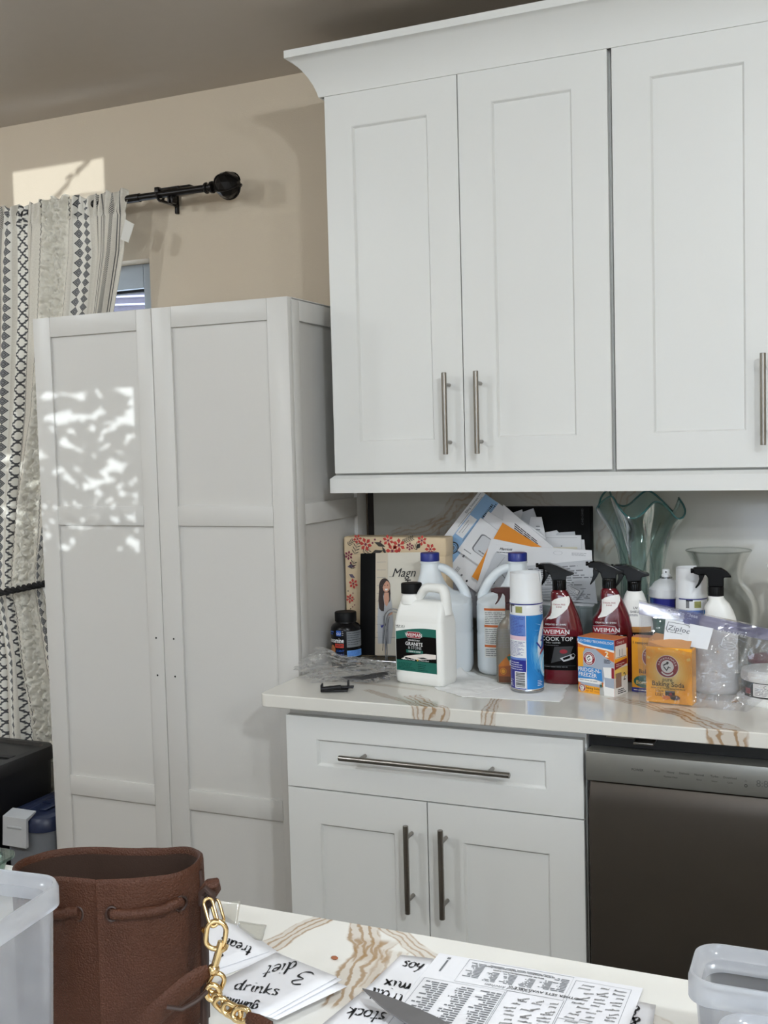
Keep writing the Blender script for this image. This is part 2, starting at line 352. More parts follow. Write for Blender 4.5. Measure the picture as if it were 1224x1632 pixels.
def leaf(x, y, z, s, rot, tilt):
    Mx = Matrix.Translation((x, y, z)) @ Matrix.Rotation(rot, 4, 'Y') @ Matrix.Rotation(tilt, 4, 'X')
    vs = [Mx @ Vector(p) for p in ((-s, 0, 0), (-s * 0.4, 0, s * 0.36), (s * 0.3, 0, s * 0.3), (s, 0.01, 0), (s * 0.3, 0, -s * 0.3), (-s * 0.4, 0, -s * 0.36))]
    b.add(vs, [(0, 1, 2, 3, 4, 5)])
for k in range(2700):
    x = R.uniform(-0.75, 0.98); z = R.uniform(1.2, 1.88); y = R.uniform(-0.14, 0.14)
    if x > 0.775 and 1.60 < z < 1.75 and R.random() < 0.97: continue
    if x > 0.6 and 1.42 < z < 1.70 and R.random() < 0.35: continue
    leaf(x, y, z, R.uniform(0.018, 0.045), R.gauss(0.1, 0.45), R.uniform(-0.5, 0.5))
for k in range(14): leaf(0.32 + 0.011 * k + R.uniform(-.012, .012), 0, 2.375 + 0.0075 * k + R.uniform(-.012, .012), R.uniform(.012, .026), -0.7 + R.uniform(-.4, .4), 0.2)
b.tube([(.28, 0, 2.33), (.34, 0, 2.352), (.42, 0, 2.362), (.5, 0, 2.358)], .004, 5); b.tube([(.3, 0, 2.36), (.4, 0, 2.43), (.5, 0, 2.5)], .003, 5); b.tube([(.3, 0, 1.6), (.29, 0, 2.0), (.3, 0, 2.36)], .012, 6)
lv = obj('leaves', b, M_LEAF, tr, smooth=0); lv['kind'] = 'stuff'

# ================================================================ wall cabinets
YU = -0.3301
def shaker_door(name, parent, x0, x1, z0, z1, y, px0, px1, pz0, pz1, m, th=0.02, rec=0.007):
    """five-piece door: frame with a recessed flat panel; front face at y"""
    b = MB().box(px0 - 0.004, px1 + 0.004, y + rec, y + th - 0.002, pz0 - 0.004, pz1 + 0.004)
    rc = lambda i, yy: [(px0 + i, yy, pz0 + i), (px1 - i, yy, pz0 + i), (px1 - i, yy, pz1 - i), (px0 + i, yy, pz1 - i)]
    b.loft([rc(0.0, y + 0.0012), rc(0.0012, y + 0.0012), rc(0.0042, y + rec - 0.0012), rc(0.0054, y + rec)], False)
    d = obj(name, b, m, parent, smooth=0)
    bv = 0
    obj('stile', MB().box(x0, px0, y, y + th, z0, z1, bv), m, d); obj('stile', MB().box(px1, x1, y, y + th, z0, z1, bv), m, d)
    obj('rail', MB().box(px0, px1, y, y + th, pz1, z1, bv), m, d); obj('rail', MB().box(px0, px1, y, y + th, z0, pz0, bv), m, d)
    return d
def bar_handle(door, p0, p1, y, posts=0.028, r=0.0062):
    """round bar pull standing off the door on two posts"""
    a, c = Vector(p0), Vector(p1); d = (c - a).normalized(); yb = y - 0.035
    A = Vector((a.x, yb, a.z)); B = Vector((c.x, yb, c.z)); h = MB()
    def cyl(p, q, rr, n=18):
        ax = (q - p).normalized(); e = ax.orthogonal().normalized(); f = ax.cross(e)
        h.loft([[tuple(o + e * (k * math.cos(2 * PI * j / n)) + f * (k * math.sin(2 * PI * j / n))) for j in range(n)] for o, k in ((p, rr - 0.0008), (p + ax * 0.0008, rr), (q - ax * 0.0008, rr), (q, rr - 0.0008))])
    cyl(A, B, r)
    for s in (A + d * posts, B - d * posts): cyl(s, Vector((s.x, y + 0.0005, s.z)), 0.0045)
    return obj('handle', h, M_STEEL, door)
def wall_cabinet(label, x0, x1, xm, doors, handles):
    t = thing('wall_cabinet', label, 'cabinet', ((x0 + x1) / 2, -0.16, 1.4), 0, 'white shaker wall cabinets')
    t.location = (0, 0, 0)
    obj('body', MB().box(x0 + 0.003, x1 - 0.003, YU + 0.03, -0.003, 1.402, 2.335, 0.001), M_WHITE, t)
    obj('face_frame', MB().box(x0, x1, YU + 0.0215, YU + 0.0295, 1.398, 2.335, 0.001), M_WHITE, t)
    for d, h in zip(doors, handles):
        o = shaker_door('door', t, *d, m=M_WHITE); bar_handle(o, *h, YU)
    return t
ZT, ZB = 2.3215, 1.4042
wall_cabinet('white two-door wall cabinet at the left end above the jugs and cookbook', -0.004, 0.6985, 0.348,
    [(0.0055, 0.3468, ZB, ZT, YU, 0.0765, 0.2722, 1.4795, 2.2425), (0.3495, 0.6949, ZB, ZT, YU, 0.429, 0.616, 1.4812, 2.249)],
    [((0.3125, 0, 1.637), (0.3125, 0, 1.446)), ((0.3905, 0, 1.637), (0.3905, 0, 1.446))])
wall_cabinet('white wall cabinet at the right above the glass vases, cut off by the frame', 0.6995, 1.43, 1.065,
    [(0.7052, 1.0635, ZB, ZT, YU, 0.7868, 0.9815, 1.4812, 2.249), (1.0665, 1.424, ZB, ZT, YU, 1.148, 1.343, 1.4812, 2.249)],
    [((1.0175, 0, 1.642), (1.0175, 0, 1.451)), ((1.115, 0, 1.642), (1.115, 0, 1.451))])
# crown moulding: cove profile swept round the left corner
prof = [(0.0, 2.3215), (0.004, 2.3215), (0.007, 2.333), (0.013, 2.349), (0.022, 2.366), (0.034, 2.383), (0.048, 2.397), (0.058, 2.4045), (0.064, 2.4065), (0.064, 2.424), (0.0, 2.424)]
x0c, x1c = -0.004, 1.43
b = MB(); b.loft([[(x0c - p, -0.004, z) for p, z in prof], [(x0c - p, YU - p, z) for p, z in prof], [(x1c, YU - p, z) for p, z in prof]], True)
b.box(x0c + 0.02, x1c, YU + 0.02, -0.004, 2.41, 2.4235)
tag(obj('crown_moulding', b, M_WHITE, smooth=30), 'white cove crown moulding along the top of the wall cabinets', 'crown moulding')
# light rail under the cabinets
b = MB(); lp = [(0.004, 1.3985), (-0.0055, 1.3905), (-0.0055, 1.3552), (0.016, 1.3552), (0.016, 1.3985)]
b.loft([[(-0.004 + p, -0.02, z) for p, z in lp], [(-0.004 + p, YU + 0.0045 + p, z) for p, z in lp], [(1.43, YU + 0.0045 + p, z) for p, z in lp]], True)
tag(obj('light_rail', b, M_WHITE, smooth=30), 'white light rail strip under the wall cabinets', 'light rail')

# ================================================================ worktop, backsplash, base units
veins_c = [(0.17, -0.53, 0.345, -0.64, 0.011, 0.75), (0.30, -0.56, 0.385, -0.648, 0.022, 0.95), (0.478, -0.53, 0.498, -0.648, 0.016, 0.8), (0.72, -0.44, 0.88, -0.55, 0.02, 0.7), (0.85, -0.52, 0.985, -0.648, 0.03, 0.95), (0.10, -0.46, 0.3, -0.5, 0.01, 0.5), (0.0, -0.3, 0.3, -0.35, 0.012, 0.3)]
M_QUARTZ = quartz('worktop_stone', (222, 219, 211), veins_c, 0.12)
cp = [(-0.0534, -0.012), (1.6, -0.012), (1.6, -0.64)]
cp += [(-0.0534 + 0.02 - 0.02 * math.sin(PI / 2 * k / 6), -0.64 + 0.02 - 0.02 * math.cos(PI / 2 * k / 6)) for k in range(7)]
tag(obj('worktop', MB().prism(cp, 0.884, 0.914, 'z'), M_QUARTZ, bevel=0.0022), 'pale quartz worktop with brown veins under the bottles', 'countertop')
M_SPLASH = quartz('backsplash_stone', (192, 189, 180), [(0.03, 1.22, 0.17, 1.262, 0.02, 0.5), (0.16, 1.25, 0.30, 1.36, 0.035, 0.55), (0.40, 1.36, 0.46, 1.30, 0.03, 0.3), (0.60, 1.2, 0.67, 1.36, 0.025, 0.45)], 0.18)
struct('trim_1', MB().box(-0.036, 1.6, -0.012, -0.001, 0.914, 1.4, 0.001), M_SPLASH)
YB = -0.61
t = thing('base_cabinet', 'white base cabinet with one wide drawer over two doors', 'cabinet')
obj('body', MB().box(-0.002, 0.6885, YB + 0.0225, -0.012, 0.1, 0.8835, 0.001), M_WHITE, t)
obj('toe_kick', MB().box(0.0, 0.688, YB + 0.08, YB + 0.1, 0, 0.1), M_WHITE, t)
d = shaker_door('drawer', t, 0.0, 0.6865, 0.6985, 0.8625, YB, 0.0765, 0.609, 0.7515, 0.812, M_WHITE); bar_handle(d, (0.149, 0, 0.785), (0.541, 0, 0.785), YB, 0.048)
d = shaker_door('door', t, 0.0, 0.3407, 0.115, 0.6955, YB, 0.0795, 0.264, 0.195, 0.6175, M_WHITE); bar_handle(d, (0.3045, 0, 0.651), (0.3045, 0, 0.456), YB)
d = shaker_door('door', t, 0.3433, 0.6865, 0.115, 0.6955, YB, 0.423, 0.613, 0.195, 0.6165, M_WHITE); bar_handle(d, (0.3845, 0, 0.651), (0.3845, 0, 0.456), YB)
# dishwasher
M_DW = mat('slate_steel', (92, 85, 78), 0.3, 0.85, var=0.05, scale=14); M_DWP = mat('control_strip_steel', (158, 157, 151), 0.38, 0.8, var=0.04, scale=40); M_BLK = mat('black_plastic', (22, 22, 23), 0.45)
t = thing('dishwasher', 'dark slate dishwasher with control strip beside the white base cabinet', 'dishwasher')
YD = YB - 0.02
obj('tub', MB().box(0.693, 1.288, YB + 0.03, -0.05, 0.1, 0.872), M_BLK, t)
obj('toe_panel', MB().box(0.693, 1.288, YB + 0.08, YB + 0.1, 0, 0.1), M_BLK, t)
obj('door_panel', MB().prism([(YD + 0.016, 0.112), (YD, 0.118), (YD, 0.742), (YD + 0.014, 0.783), (YD + 0.05, 0.783), (YD + 0.05, 0.112)], 0.7015, 1.288, 'x'), M_DW, t, bevel=0.002)
cpn = obj('control_panel', MB().box(0.697, 1.288, YD - 0.002, YD + 0.05, 0.788, 0.847, 0.002), M_DWP, t)
obj('latch', MB().box(0.735, 0.79, YB - 0.005, YB + 0.03, 0.8745, 0.881, 0.001).box(0.79, 0.83, YB - 0.012, YB + 0.03, 0.866, 0.8705, 0.001), M_STEEL, t)
pr = Print(); DK = mat('panel_print', (48, 47, 45), 0.6); DK2 = mat('display_digits', (92, 91, 88), 0.6)
pr.text('POWER', 0.8, 0.8165, 0.0068, DK)
for x, s, s2 in ((0.838, 'Auto', ''), (0.864, 'Heavy', 'Machine Clean'), (0.89, 'Delicate', ''), (0.918, 'Normal', 'Rinse'), (0.9465, 'Turbo', 'Steam'), (0.975, 'Download', 'Cycle')):
    pr.text(s, x, 0.8185, 0.0058, DK)
    if s2: pr.text(s2, x, 0.8095, 0.0045, DK)
pr.disc(1.004, 0.817, 0.002, DK2, r0=0.0014).disc(1.004, 0.808, 0.003, DK, r0=0.0018).text('8:88', 1.038, 0.8085, 0.0185, DK2).text('Start', 1.075, 0.812, 0.012, DK)
pr.build('panel_lettering', on_front(YD - 0.002), cpn)

# ================================================================ tall pantry cabinet
YP, PX, PL, PZ = -0.4432, -0.0534, -0.8279, 1.8334
t = thing('pantry_cabinet', 'tall white pantry cabinet with two panelled doors beside the curtain', 'cabinet')
obj('carcass', MB().box(PL + 0.016, PX - 0.012, YP + 0.023, -0.022, 0.02, PZ - 0.004), M_PANTRY, t, smooth=0)
obj('top_panel', MB().box(PL, PX, YP + 0.0225, -0.021, PZ - 0.0035, PZ + 0.0005), M_PANTRY, t, smooth=0)
def pantry_side(x, sgn):
    y0, y1 = YP + 0.0215, -0.0215
    s = obj('side_panel', MB().box(min(x, x - sgn * 0.006), max(x, x - sgn * 0.006), y0 + 0.03, y1 - 0.03, 0.06, PZ - 0.02), M_PANTRY, t, smooth=0)
    a, c = sorted((x, x + sgn * 0.01))
    s2 = a if sgn < 0 else c - 0.01
    def piece(nm, ya, yb_, za, zb): obj(nm, MB().box(a, c, ya, yb_, za, zb, 0.001), M_PANTRY, s)
    piece('stile', y0, -0.383, 0.0, PZ - 0.001); piece('stile', -0.081, y1, 0.0, PZ - 0.001)
    for za, zb in ((1.78, PZ - 0.001), (1.281, 1.332), (0.544, 0.596), (0.0, 0.08)): piece('rail', -0.3827, -0.0813, za, zb)
    return s
pantry_side(PX - 0.01, 1); pantry_side(PL + 0.01, -1)
def pantry_door(x0, x1, px0, px1):
    d = obj('door', MB().box(px0 - 0.004, px1 + 0.004, YP + 0.007, YP + 0.018, 0.07, PZ - 0.03), M_PANTRY, t, smooth=0)
    for a, c in ((x0, px0), (px1, x1)): obj('stile', MB().box(a, c, YP, YP + 0.02, 0.03, PZ, 0.001), M_PANTRY, d)
    for za, zb in ((1.781, PZ), (1.280, 1.330), (0.543, 0.596), (0.03, 0.09)): obj('rail', MB().box(px0 + 0.0005, px1 - 0.0005, YP, YP + 0.02, za, zb, 0.001), M_PANTRY, d)
    return d
dl = pantry_door(PL, -0.4475, -0.772, -0.4935); dr = pantry_door(-0.4455, PX, -0.388, -0.1105)
for d, x in ((dl, -0.470), (dr, -0.4155)):
    for z in (0.988, 0.890): obj('screw_hole', MB().loft([[(x + 0.0026 * math.cos(2 * PI * j / 12), y, z + 0.0026 * math.sin(2 * PI * j / 12)) for j in range(12)] for y in (YP - 0.0004, YP + 0.004)]), M_DARK, d)
# dark strip painting in the shade of the gap between pantry and backsplash
struct('trim_2', MB().box(-0.053, -0.0365, -0.012, -0.001, 0.914, 1.42), mat('slot_shade_paint', (40, 34, 30), 0.8), smooth=0)

# ================================================================ curtain rod and curtain
t = thing('curtain_rod', 'black metal curtain rod with round finial on the beige wall', 'curtain rod')
YR = -0.09
RZ = lambda x: 2.2103 + (x + 0.48) * 0.002
obj('rod', MB().tube([(-2.25, YR, RZ(-2.25)), (-0.72, YR, RZ(-0.72))], 0.0125, 16).tube([(-0.73, YR, RZ(-.73)), (-0.475, YR, RZ(-.475))], 0.0105, 16), M_BLACKMETAL, t)
c = (-0.426, YR, 2.2105)
obj('finial_neck', MB().lathe([(0.012, -0.02), (0.016, -0.016), (0.016, -0.012), (0.012, -0.009), (0.012, -0.002), (0.017, 0.002), (0.017, 0.008), (0.011, 0.012)], 20).xform(Matrix.Translation((-0.478, YR, 2.2103)) @ Matrix.Rotation(PI / 2, 4, 'Y')), M_BLACKMETAL, t)
bm = bmesh.new(); bmesh.ops.create_icosphere(bm, subdivisions=2, radius=0.0385)
fin = obj('finial', MB().bm(bm).xform(Matrix.Translation((c[0] + 0.004, c[1], c[2]))), M_BLACKMETAL, t, smooth=0)
for k in range(5):
    a = 2 * PI * k / 5; rr = 0.0392
    obj('finial_rib', MB().tube([(c[0] + 0.004 + rr * math.cos(q), c[1] + rr * math.sin(q) * math.cos(a), c[2] + rr * math.sin(q) * math.sin(a)) for q in [PI * (0.08 + 0.84 * i / 10) for i in range(11)]], 0.0022, 6), M_BLACKMETAL, fin)
br = obj('bracket', MB().box(-0.655, -0.645, -0.012, 0.0, 2.17, 2.25, 0.002).box(-0.655, -0.645, YR - 0.004, -0.008, 2.19, 2.1965, 0.001).tube([(-0.65 , YR + 0.018 * math.sin(q), 2.2095 - 0.017 * math.cos(q)) for q in [-PI / 2 + PI * i / 10 for i in range(11)]], 0.004, 8), M_BLACKMETAL, t)
obj('bracket', MB().box(-2.105, -2.095, -0.012, 0.0, 2.17, 2.25, 0.002).box(-2.105, -2.095, YR - 0.004, -0.008, 2.19, 2.1965, 0.001), M_BLACKMETAL, t)
obj('bracket_clip', MB().box(-0.665, -0.59, YR - 0.004, YR + 0.03, 2.2235, 2.2275, 0.001).box(-0.665, -0.650, YR - 0.008, YR + 0.01, 2.21, 2.232, 0.003).box(-0.59, -0.583, YR - 0.004, YR + 0.03, 2.214, 2.2275, 0.001).box(-0.66, -0.587, -0.03, -0.001, 2.224, 2.245, 0.002), M_BLACKMETAL, t)
obj('set_screw', MB().box(-0.618, -0.612, YR - 0.012, YR + 0.01, 2.18, 2.2, 0.001).box(-0.606, -0.600, YR - 0.012, YR + 0.01, 2.18, 2.2, 0.001).box(-0.62, -0.598, YR - 0.008, YR + 0.008, 2.192, 2.2, 0.001), M_BLACKMETAL, t)

def curtain_material():
    m = bpy.data.materials.new('embroidered_cotton'); T = NT(m); B = T.bsdf
    uv = T.n('ShaderNodeUVMap'); sp = T.n('ShaderNodeSeparateXYZ'); T.l(uv.outputs[0], sp.inputs[0]); U, V = sp.outputs[0], sp.outputs[1]
    nz = T.n('ShaderNodeTexNoise'); nz.inputs['Scale'].default_value = 220; T.l(uv.outputs[0], nz.inputs['Vector'])
    col = T.mix(nz.outputs['Fac'], rgb((196, 190, 178)), rgb((222, 217, 206)))
    M = T.math
    def cell(v, p, off=0.0): return M('MULTIPLY', M('ABSOLUTE', M('SUBTRACT', M('FRACT', M('ADD', M('DIVIDE', v, p), off)), 0.5)), 2.0)
    def less(a, b): return M('LESS_THAN', a, b)
    def band(u, hw): return less(M('ABSOLUTE', M('SUBTRACT', U, u)), hw)
    dark = rgb((58, 58, 60)); grey = rgb((132, 132, 132)); white = rgb((226, 223, 214))
    def diamonds(col, u, hw, p):
        s = M('ADD', M('DIVIDE', M('ABSOLUTE', M('SUBTRACT', U, u)), hw), cell(V, p))
        col = T.mix(band(u, hw * 1.15), col, white)
        col = T.mix(less(s, 1.0), col, dark); col = T.mix(less(s, 0.8), col, grey); col = T.mix(less(M('ABSOLUTE', M('SUBTRACT', s, 0.42)), 0.07), col, dark)
        return col
    def lattice(col, u, hw, p):
        du = M('DIVIDE', M('SUBTRACT', U, u), hw * 1.1); a = cell(M('ADD', M('DIVIDE', V, p), M('MULTIPLY', du, 0.5)), 1.0); b = cell(M('SUBTRACT', M('DIVIDE', V, p), M('MULTIPLY', du, 0.5)), 1.0)
        ln = M('MAXIMUM', M('GREATER_THAN', a, 0.83), M('GREATER_THAN', b, 0.83)); tick = M('MULTIPLY', less(cell(V, p / 4), 0.3), M('MAXIMUM', M('GREATER_THAN', a, 0.66), M('GREATER_THAN', b, 0.66)))
        return T.mix(M('MULTIPLY', M('MAXIMUM', ln, tick), band(u, hw)), T.mix(band(u, hw), col, white), rgb((74, 74, 76)))
    def dots(col, u, hw, p):
        k = M('MULTIPLY', M('GREATER_THAN', cell(V, p), 0.5), M('GREATER_THAN', cell(U, p * 0.9), 0.45)); k2 = M('MULTIPLY', less(cell(V, p), 0.5), less(cell(U, p * 0.9), 0.55))
        return T.mix(M('MULTIPLY', M('MAXIMUM', k, k2), band(u, hw)), col, rgb((66, 66, 68)))
    def line(col, u, hw, c=(96, 94, 92), wav=0.0):
        uu = M('ADD', U, M('MULTIPLY', M('SINE', M('MULTIPLY', V, 420.0)), wav)) if wav else U
        return T.mix(less(M('ABSOLUTE', M('SUBTRACT', uu, u)), hw), col, rgb(c))
    for u in (0.018, 0.024, 0.07, 0.075, 0.082, 0.56, 0.566, 0.572, 0.60, 0.606, 0.66): col = line(col, u, 0.0012)
    for u, hw in ((0.042, 0.006), (0.105, 0.005), (0.365, 0.006), (0.50, 0.007), (0.63, 0.006)): col = dots(col, u, hw, 0.0052)
    for u in (0.207, 0.325): col = line(col, u, 0.0012, (70, 68, 66), 0.0016)
    col = diamonds(col, 0.172, 0.0135, 0.0285); col = diamonds(col, 0.465, 0.0135, 0.0285); col = lattice(col, 0.415, 0.0215, 0.036); col = lattice(col, 0.54, 0.021, 0.036); col = diamonds(col, 0.145, 0.009, 0.024)
    T.l(col, B.inputs['Base Color']); B.inputs['Roughness'].default_value = 0.9
    n2 = T.n('ShaderNodeTexNoise'); n2.inputs['Scale'].default_value = 900; T.l(uv.outputs[0], n2.inputs['Vector']); T.bump(n2.outputs['Fac'], 0.3, 0.0008)
    return m
M_CURT = curtain_material()
# fabric position u -> X at given heights (the panel is drawn to the left by the tie-back)
UCOL = [0.0, 0.172, 0.207, 0.325, 0.415, 0.465, 0.54, 0.60, 0.70]
XT = [(0.45, -0.93, -1.02, -1.06, -1.13, -1.215, -1.262, -1.315, -1.37, -1.5), (0.62, -0.95, -1.04, -1.10, -1.175, -1.222, -1.262, -1.318, -1.37, -1.5), (0.82, -1.0, -1.09, -1.133, -1.21, -1.228, -1.258, -1.312, -1.36, -1.48), (0.98, -1.085, -1.12, -1.145, -1.22, -1.245, -1.28, -1.31, -1.35, -1.46), (1.06, -1.11, -1.13, -1.15, -1.232, -1.252, -1.285, -1.315, -1.35, -1.45),
      (1.15, -1.09, -1.125, -1.14, -1.222, -1.25, -1.282, -1.315, -1.345, -1.44), (1.32, -1.0, -1.085, -1.115, -1.197, -1.24, -1.275, -1.312, -1.34, -1.43), (1.6, -0.9, -1.01, -1.045, -1.13, -1.2, -1.245, -1.3, -1.34, -1.44), (1.9, -0.818, -0.955, -0.988, -1.092, -1.168, -1.215, -1.275, -1.33, -1.45), (2.06, -0.777, -0.928, -0.962, -1.076, -1.158, -1.205, -1.265, -1.32, -1.45), (2.2, -0.757, -0.932, -0.955, -1.064, -1.148, -1.193, -1.25, -1.31, -1.45), (2.235, -0.753, -0.93, -0.953, -1.062, -1.146, -1.191, -1.248, -1.31, -1.45)]
XT = [(r[0],) + tuple(r[1:]) for r in XT]
def cx(u, z):
    row = interp(XT, z); return interp([(a, q) for a, q in zip(UCOL, row)], u)[0]
def cpt(u, z, out=0.0):
    g = 1.0 if z > 2.0 else lerp((2.0 - z) / 0.9, 1.0, 1.25) if z > 1.1 else 1.2
    tie = math.exp(-((z - 1.06) / 0.1) ** 2)
    f = 0.013 * math.sin(2 * PI * (u * 7 + 0.45) + 0.4 * math.sin(z * 2.3)) + 0.005 * math.sin(2 * PI * u * 19 + z * 3)
    f *= g * (0.35 + 0.65 * min(1, abs(z - 2.2) * 6 + 0.2)) * (1 - 0.3 * tie)
    if z > 2.17: f += 0.006 * math.sin(u * 260 + z * 40)
    x = cx(u, z); dz = 0.007 * math.sin(u * 120) if z > 2.2 else 0
    y = -0.108 + f * 1.1 - tie * 0.01
    return (x, y - out, z + dz)
def fabric(name, u0, u1, nu, z0, z1, nz, m, parent, out=0.0, rough=0.0):
    vs = []; uvs = []; fs = []
    for i in range(nz + 1):
        z = lerp(i / nz, z0, z1)
        for j in range(nu + 1):
            u = lerp(j / nu, u0, u1); o = out
            if rough:
                e = min(1, 5 * min(j / nu, 1 - j / nu)); q = mnoise.fractal(Vector((u * 75, z * 60, 3)), 0.7, 2.1, 5)
                o = out * e + rough * e * (0.55 + 0.9 * q)
            p = cpt(u, z, o); vs.append(p); uvs.append((u, z))
    for i in range(nz):
        for j in range(nu): a = i * (nu + 1) + j; fs.append((a, a + 1, a + nu + 2, a + nu + 1))
    me = bpy.data.meshes.new(name); me.from_pydata(vs, [], fs); me.materials.append(m)
    l = me.uv_layers.new(name='UVMap')
    for lp in me.loops: l.data[lp.index].uv = uvs[lp.vertex_index]
    me.polygons.foreach_set('use_smooth', [True] * len(me.polygons))
    o = link(bpy.data.objects.new(name, me), parent); x = o.modifiers.new('thick', 'SOLIDIFY'); x.thickness = 0.0012
    return o
cu = thing('curtain', 'cream embroidered curtain with tufted band, tied back at the left', 'curtain')
fabric('panel', 0.0, 0.70, 240, 0.28, 2.232, 230, M_CURT, cu)
M_FUR = mat('cream_tufting', (236, 231, 218), 0.95, var=0.14, scale=60, bump=0.9, bscale=420, bdist=0.004)
fabric('tufted_band', 0.212, 0.32, 44, 0.3, 2.236, 620, M_FUR, cu, 0.005, 0.020)
fabric('tufted_band', 0.108, 0.135, 10, 0.3, 1.5, 300, M_FUR, cu, 0.004, 0.014)
M_TAG = mat('paper_tag', (214, 212, 206), 0.7)
b = MB().prism([(-0.752, 2.145), (-0.722, 2.128), (-0.745, 2.078), (-0.772, 2.09)], -0.121, -0.1195); obj('paper_tag', b, M_TAG, cu, smooth=0)
M_ROPE = mat('black_rope', (24, 22, 22), 0.85, bump=0.6, bscale=500)
tb = thing('curtain_tieback', 'black twisted rope tieback holding the curtain to the left', 'tieback')
pth = [(-1.40, -0.15, 1.035), (-1.33, -0.166, 1.036), (-1.26, -0.168, 1.042), (-1.19, -0.164, 1.055), (-1.135, -0.155, 1.066), (-1.105, -0.125, 1.072), (-1.10, -0.09, 1.073)]
fine = [interp([(i,) + p for i, p in enumerate(pth)], k * 6 / 90) for k in range(91)]
for ph in (0, PI): obj('rope_strand', MB().tube([(p[0], p[1] + 0.0055 * math.cos(k * 0.62 + ph), p[2] + 0.0055 * math.sin(k * 0.62 + ph)) for k, p in enumerate(fine)], 0.0062, 8), M_ROPE, tb)

# ================================================================ storage totes at the window
M_TB = mat('black_tote_plastic', (26, 26, 28), 0.4); M_TN = mat('navy_lid_plastic', (24, 34, 62), 0.4); M_TG = mat('grey_latch_plastic', (176, 178, 180), 0.5)
M_TBODY = film('tote_body_plastic', (200, 204, 208), 0.25, 0.2, haze=(170, 174, 180), gloss=0.3)
def tote(name, label, x0, x1, y0, y1, h, lid_m, body_m, latch):
    t = thing(name, label, 'storage bin', ((x0 + x1) / 2, (y0 + y1) / 2, 0)); hx, hy = (x1 - x0) / 2, (y1 - y0) / 2
    obj('body', MB().loft([rrect(hx * 0.86, hy * 0.86, 0.04, 0.0), rrect(hx * 0.95, hy * 0.95, 0.045, h - 0.1), rrect(hx * 0.955, hy * 0.955, 0.045, h - 0.035)]), body_m, t)
    b = MB().loft([rrect(hx, hy, 0.05, h - 0.045), rrect(hx, hy, 0.05, h - 0.02), rrect(hx - 0.008, hy - 0.008, 0.045, h - 0.008), rrect(hx - 0.03, hy - 0.03, 0.03, h - 0.006), rrect(hx - 0.036, hy - 0.036, 0.03, h - 0.014)])
    l = obj('lid', b, lid_m, t)
    obj('lid_rib', MB().box(-hx + 0.04, hx - 0.04, -0.012, 0.012, h - 0.0135, h - 0.008, 0.002).box(-0.012, 0.012, -hy + 0.08, hy - 0.08, h - 0.0135, h - 0.0085, 0.002), lid_m, l)
    if latch is not None:
        obj('latch', MB().prism([(-hy - 0.016, h - 0.085), (-hy - 0.005, h - 0.085), (-hy - 0.002, h - 0.012), (-hy + 0.03, h + 0.002), (-hy + 0.03, h + 0.007), (-hy - 0.01, h - 0.004)], latch - 0.042, latch + 0.042, 'x').box(latch - 0.025, latch + 0.025, -hy - 0.0145, -hy - 0.006, h - 0.035, h - 0.028, 0.001), M_TG, t, bevel=0.002)
    return t
tote('storage_tote', 'grey storage bin with navy lid and grey latch beside the pantry', -1.014, -0.842, -0.465, -0.17, 0.472, M_TN, M_TBODY, -0.017)
tote('storage_tote', 'black lidded storage bin under the curtain behind the navy lid', -1.62, -1.03, -0.50, -0.17, 0.598, M_TB, M_TB, None)

# ================================================================ island worktop
veins_i = [(0.585, -1.74, 0.625, -1.63, 0.016, 0.9), (0.67, -1.63, 0.705, -1.705, 0.020, 0.95), (0.705, -1.69, 0.722, -1.80, 0.026, 0.95), (0.70, -1.635, 0.785, -1.70, 0.012, 0.8), (0.735, -1.70, 0.742, -1.76, 0.016, 0.6), (1.0, -1.75, 1.2, -1.9, 0.03, 0.5)]
M_ISL = quartz('island_stone', (234, 232, 226), veins_i, 0.2, (158, 124, 80))
tag(obj('island_worktop', MB().box(-0.7, 2.3, -2.62, -1.6391, 0.884, 0.914), M_ISL, bevel=0.002), 'pale quartz island top with brown veins in the foreground', 'countertop')
t = thing('island_cabinet', 'white island cabinet under the pale quartz island top', 'cabinet')
obj('body', MB().box(-0.66, 2.26, -2.35, -1.68, 0.1, 0.8835), M_WHITE, t, smooth=0); obj('plinth', MB().box(-0.6, 2.2, -2.3, -1.74, 0, 0.1), M_WHITE, t, smooth=0)

# ================================================================ things on the worktop
ZT0 = 0.9142
M_HDPE = mat('white_bottle_plastic', (236, 236, 232), 0.35, var=0.01); M_CAPB = mat('black_cap_plastic', (11, 11, 12), 0.5, bump=0.1, spec=.15); M_BLUECAP = mat('blue_cap_plastic', (26, 42, 128), 0.4)
M_MILKY = mat('translucent_jug_plastic', (222, 228, 232), 0.35, var=0.02, sss=0.1)
M_GREEN = mat('label_green', (10, 96, 84), 0.45); M_LBLACK = mat('label_black', (12, 10, 10), 0.4, spec=.08); M_RED = mat('label_red', (150, 22, 40), 0.4); M_SILVER = mat('label_silver', (196, 198, 200), 0.4)
def cap_ridged(r, h, z, n=36, cx=0.0):
    b = MB(); rings = []
    for zz, k in ((z, 1), (z + h - 0.002, 1), (z + h, 0.94)):
        rings.append([(cx + (r * k - (0.0006 if j % 2 else 0)) * math.cos(2 * PI * j / (2 * n)), (r * k - (0.0006 if j % 2 else 0)) * math.sin(2 * PI * j / (2 * n)), zz) for j in range(2 * n)])
    return b.loft(rings)

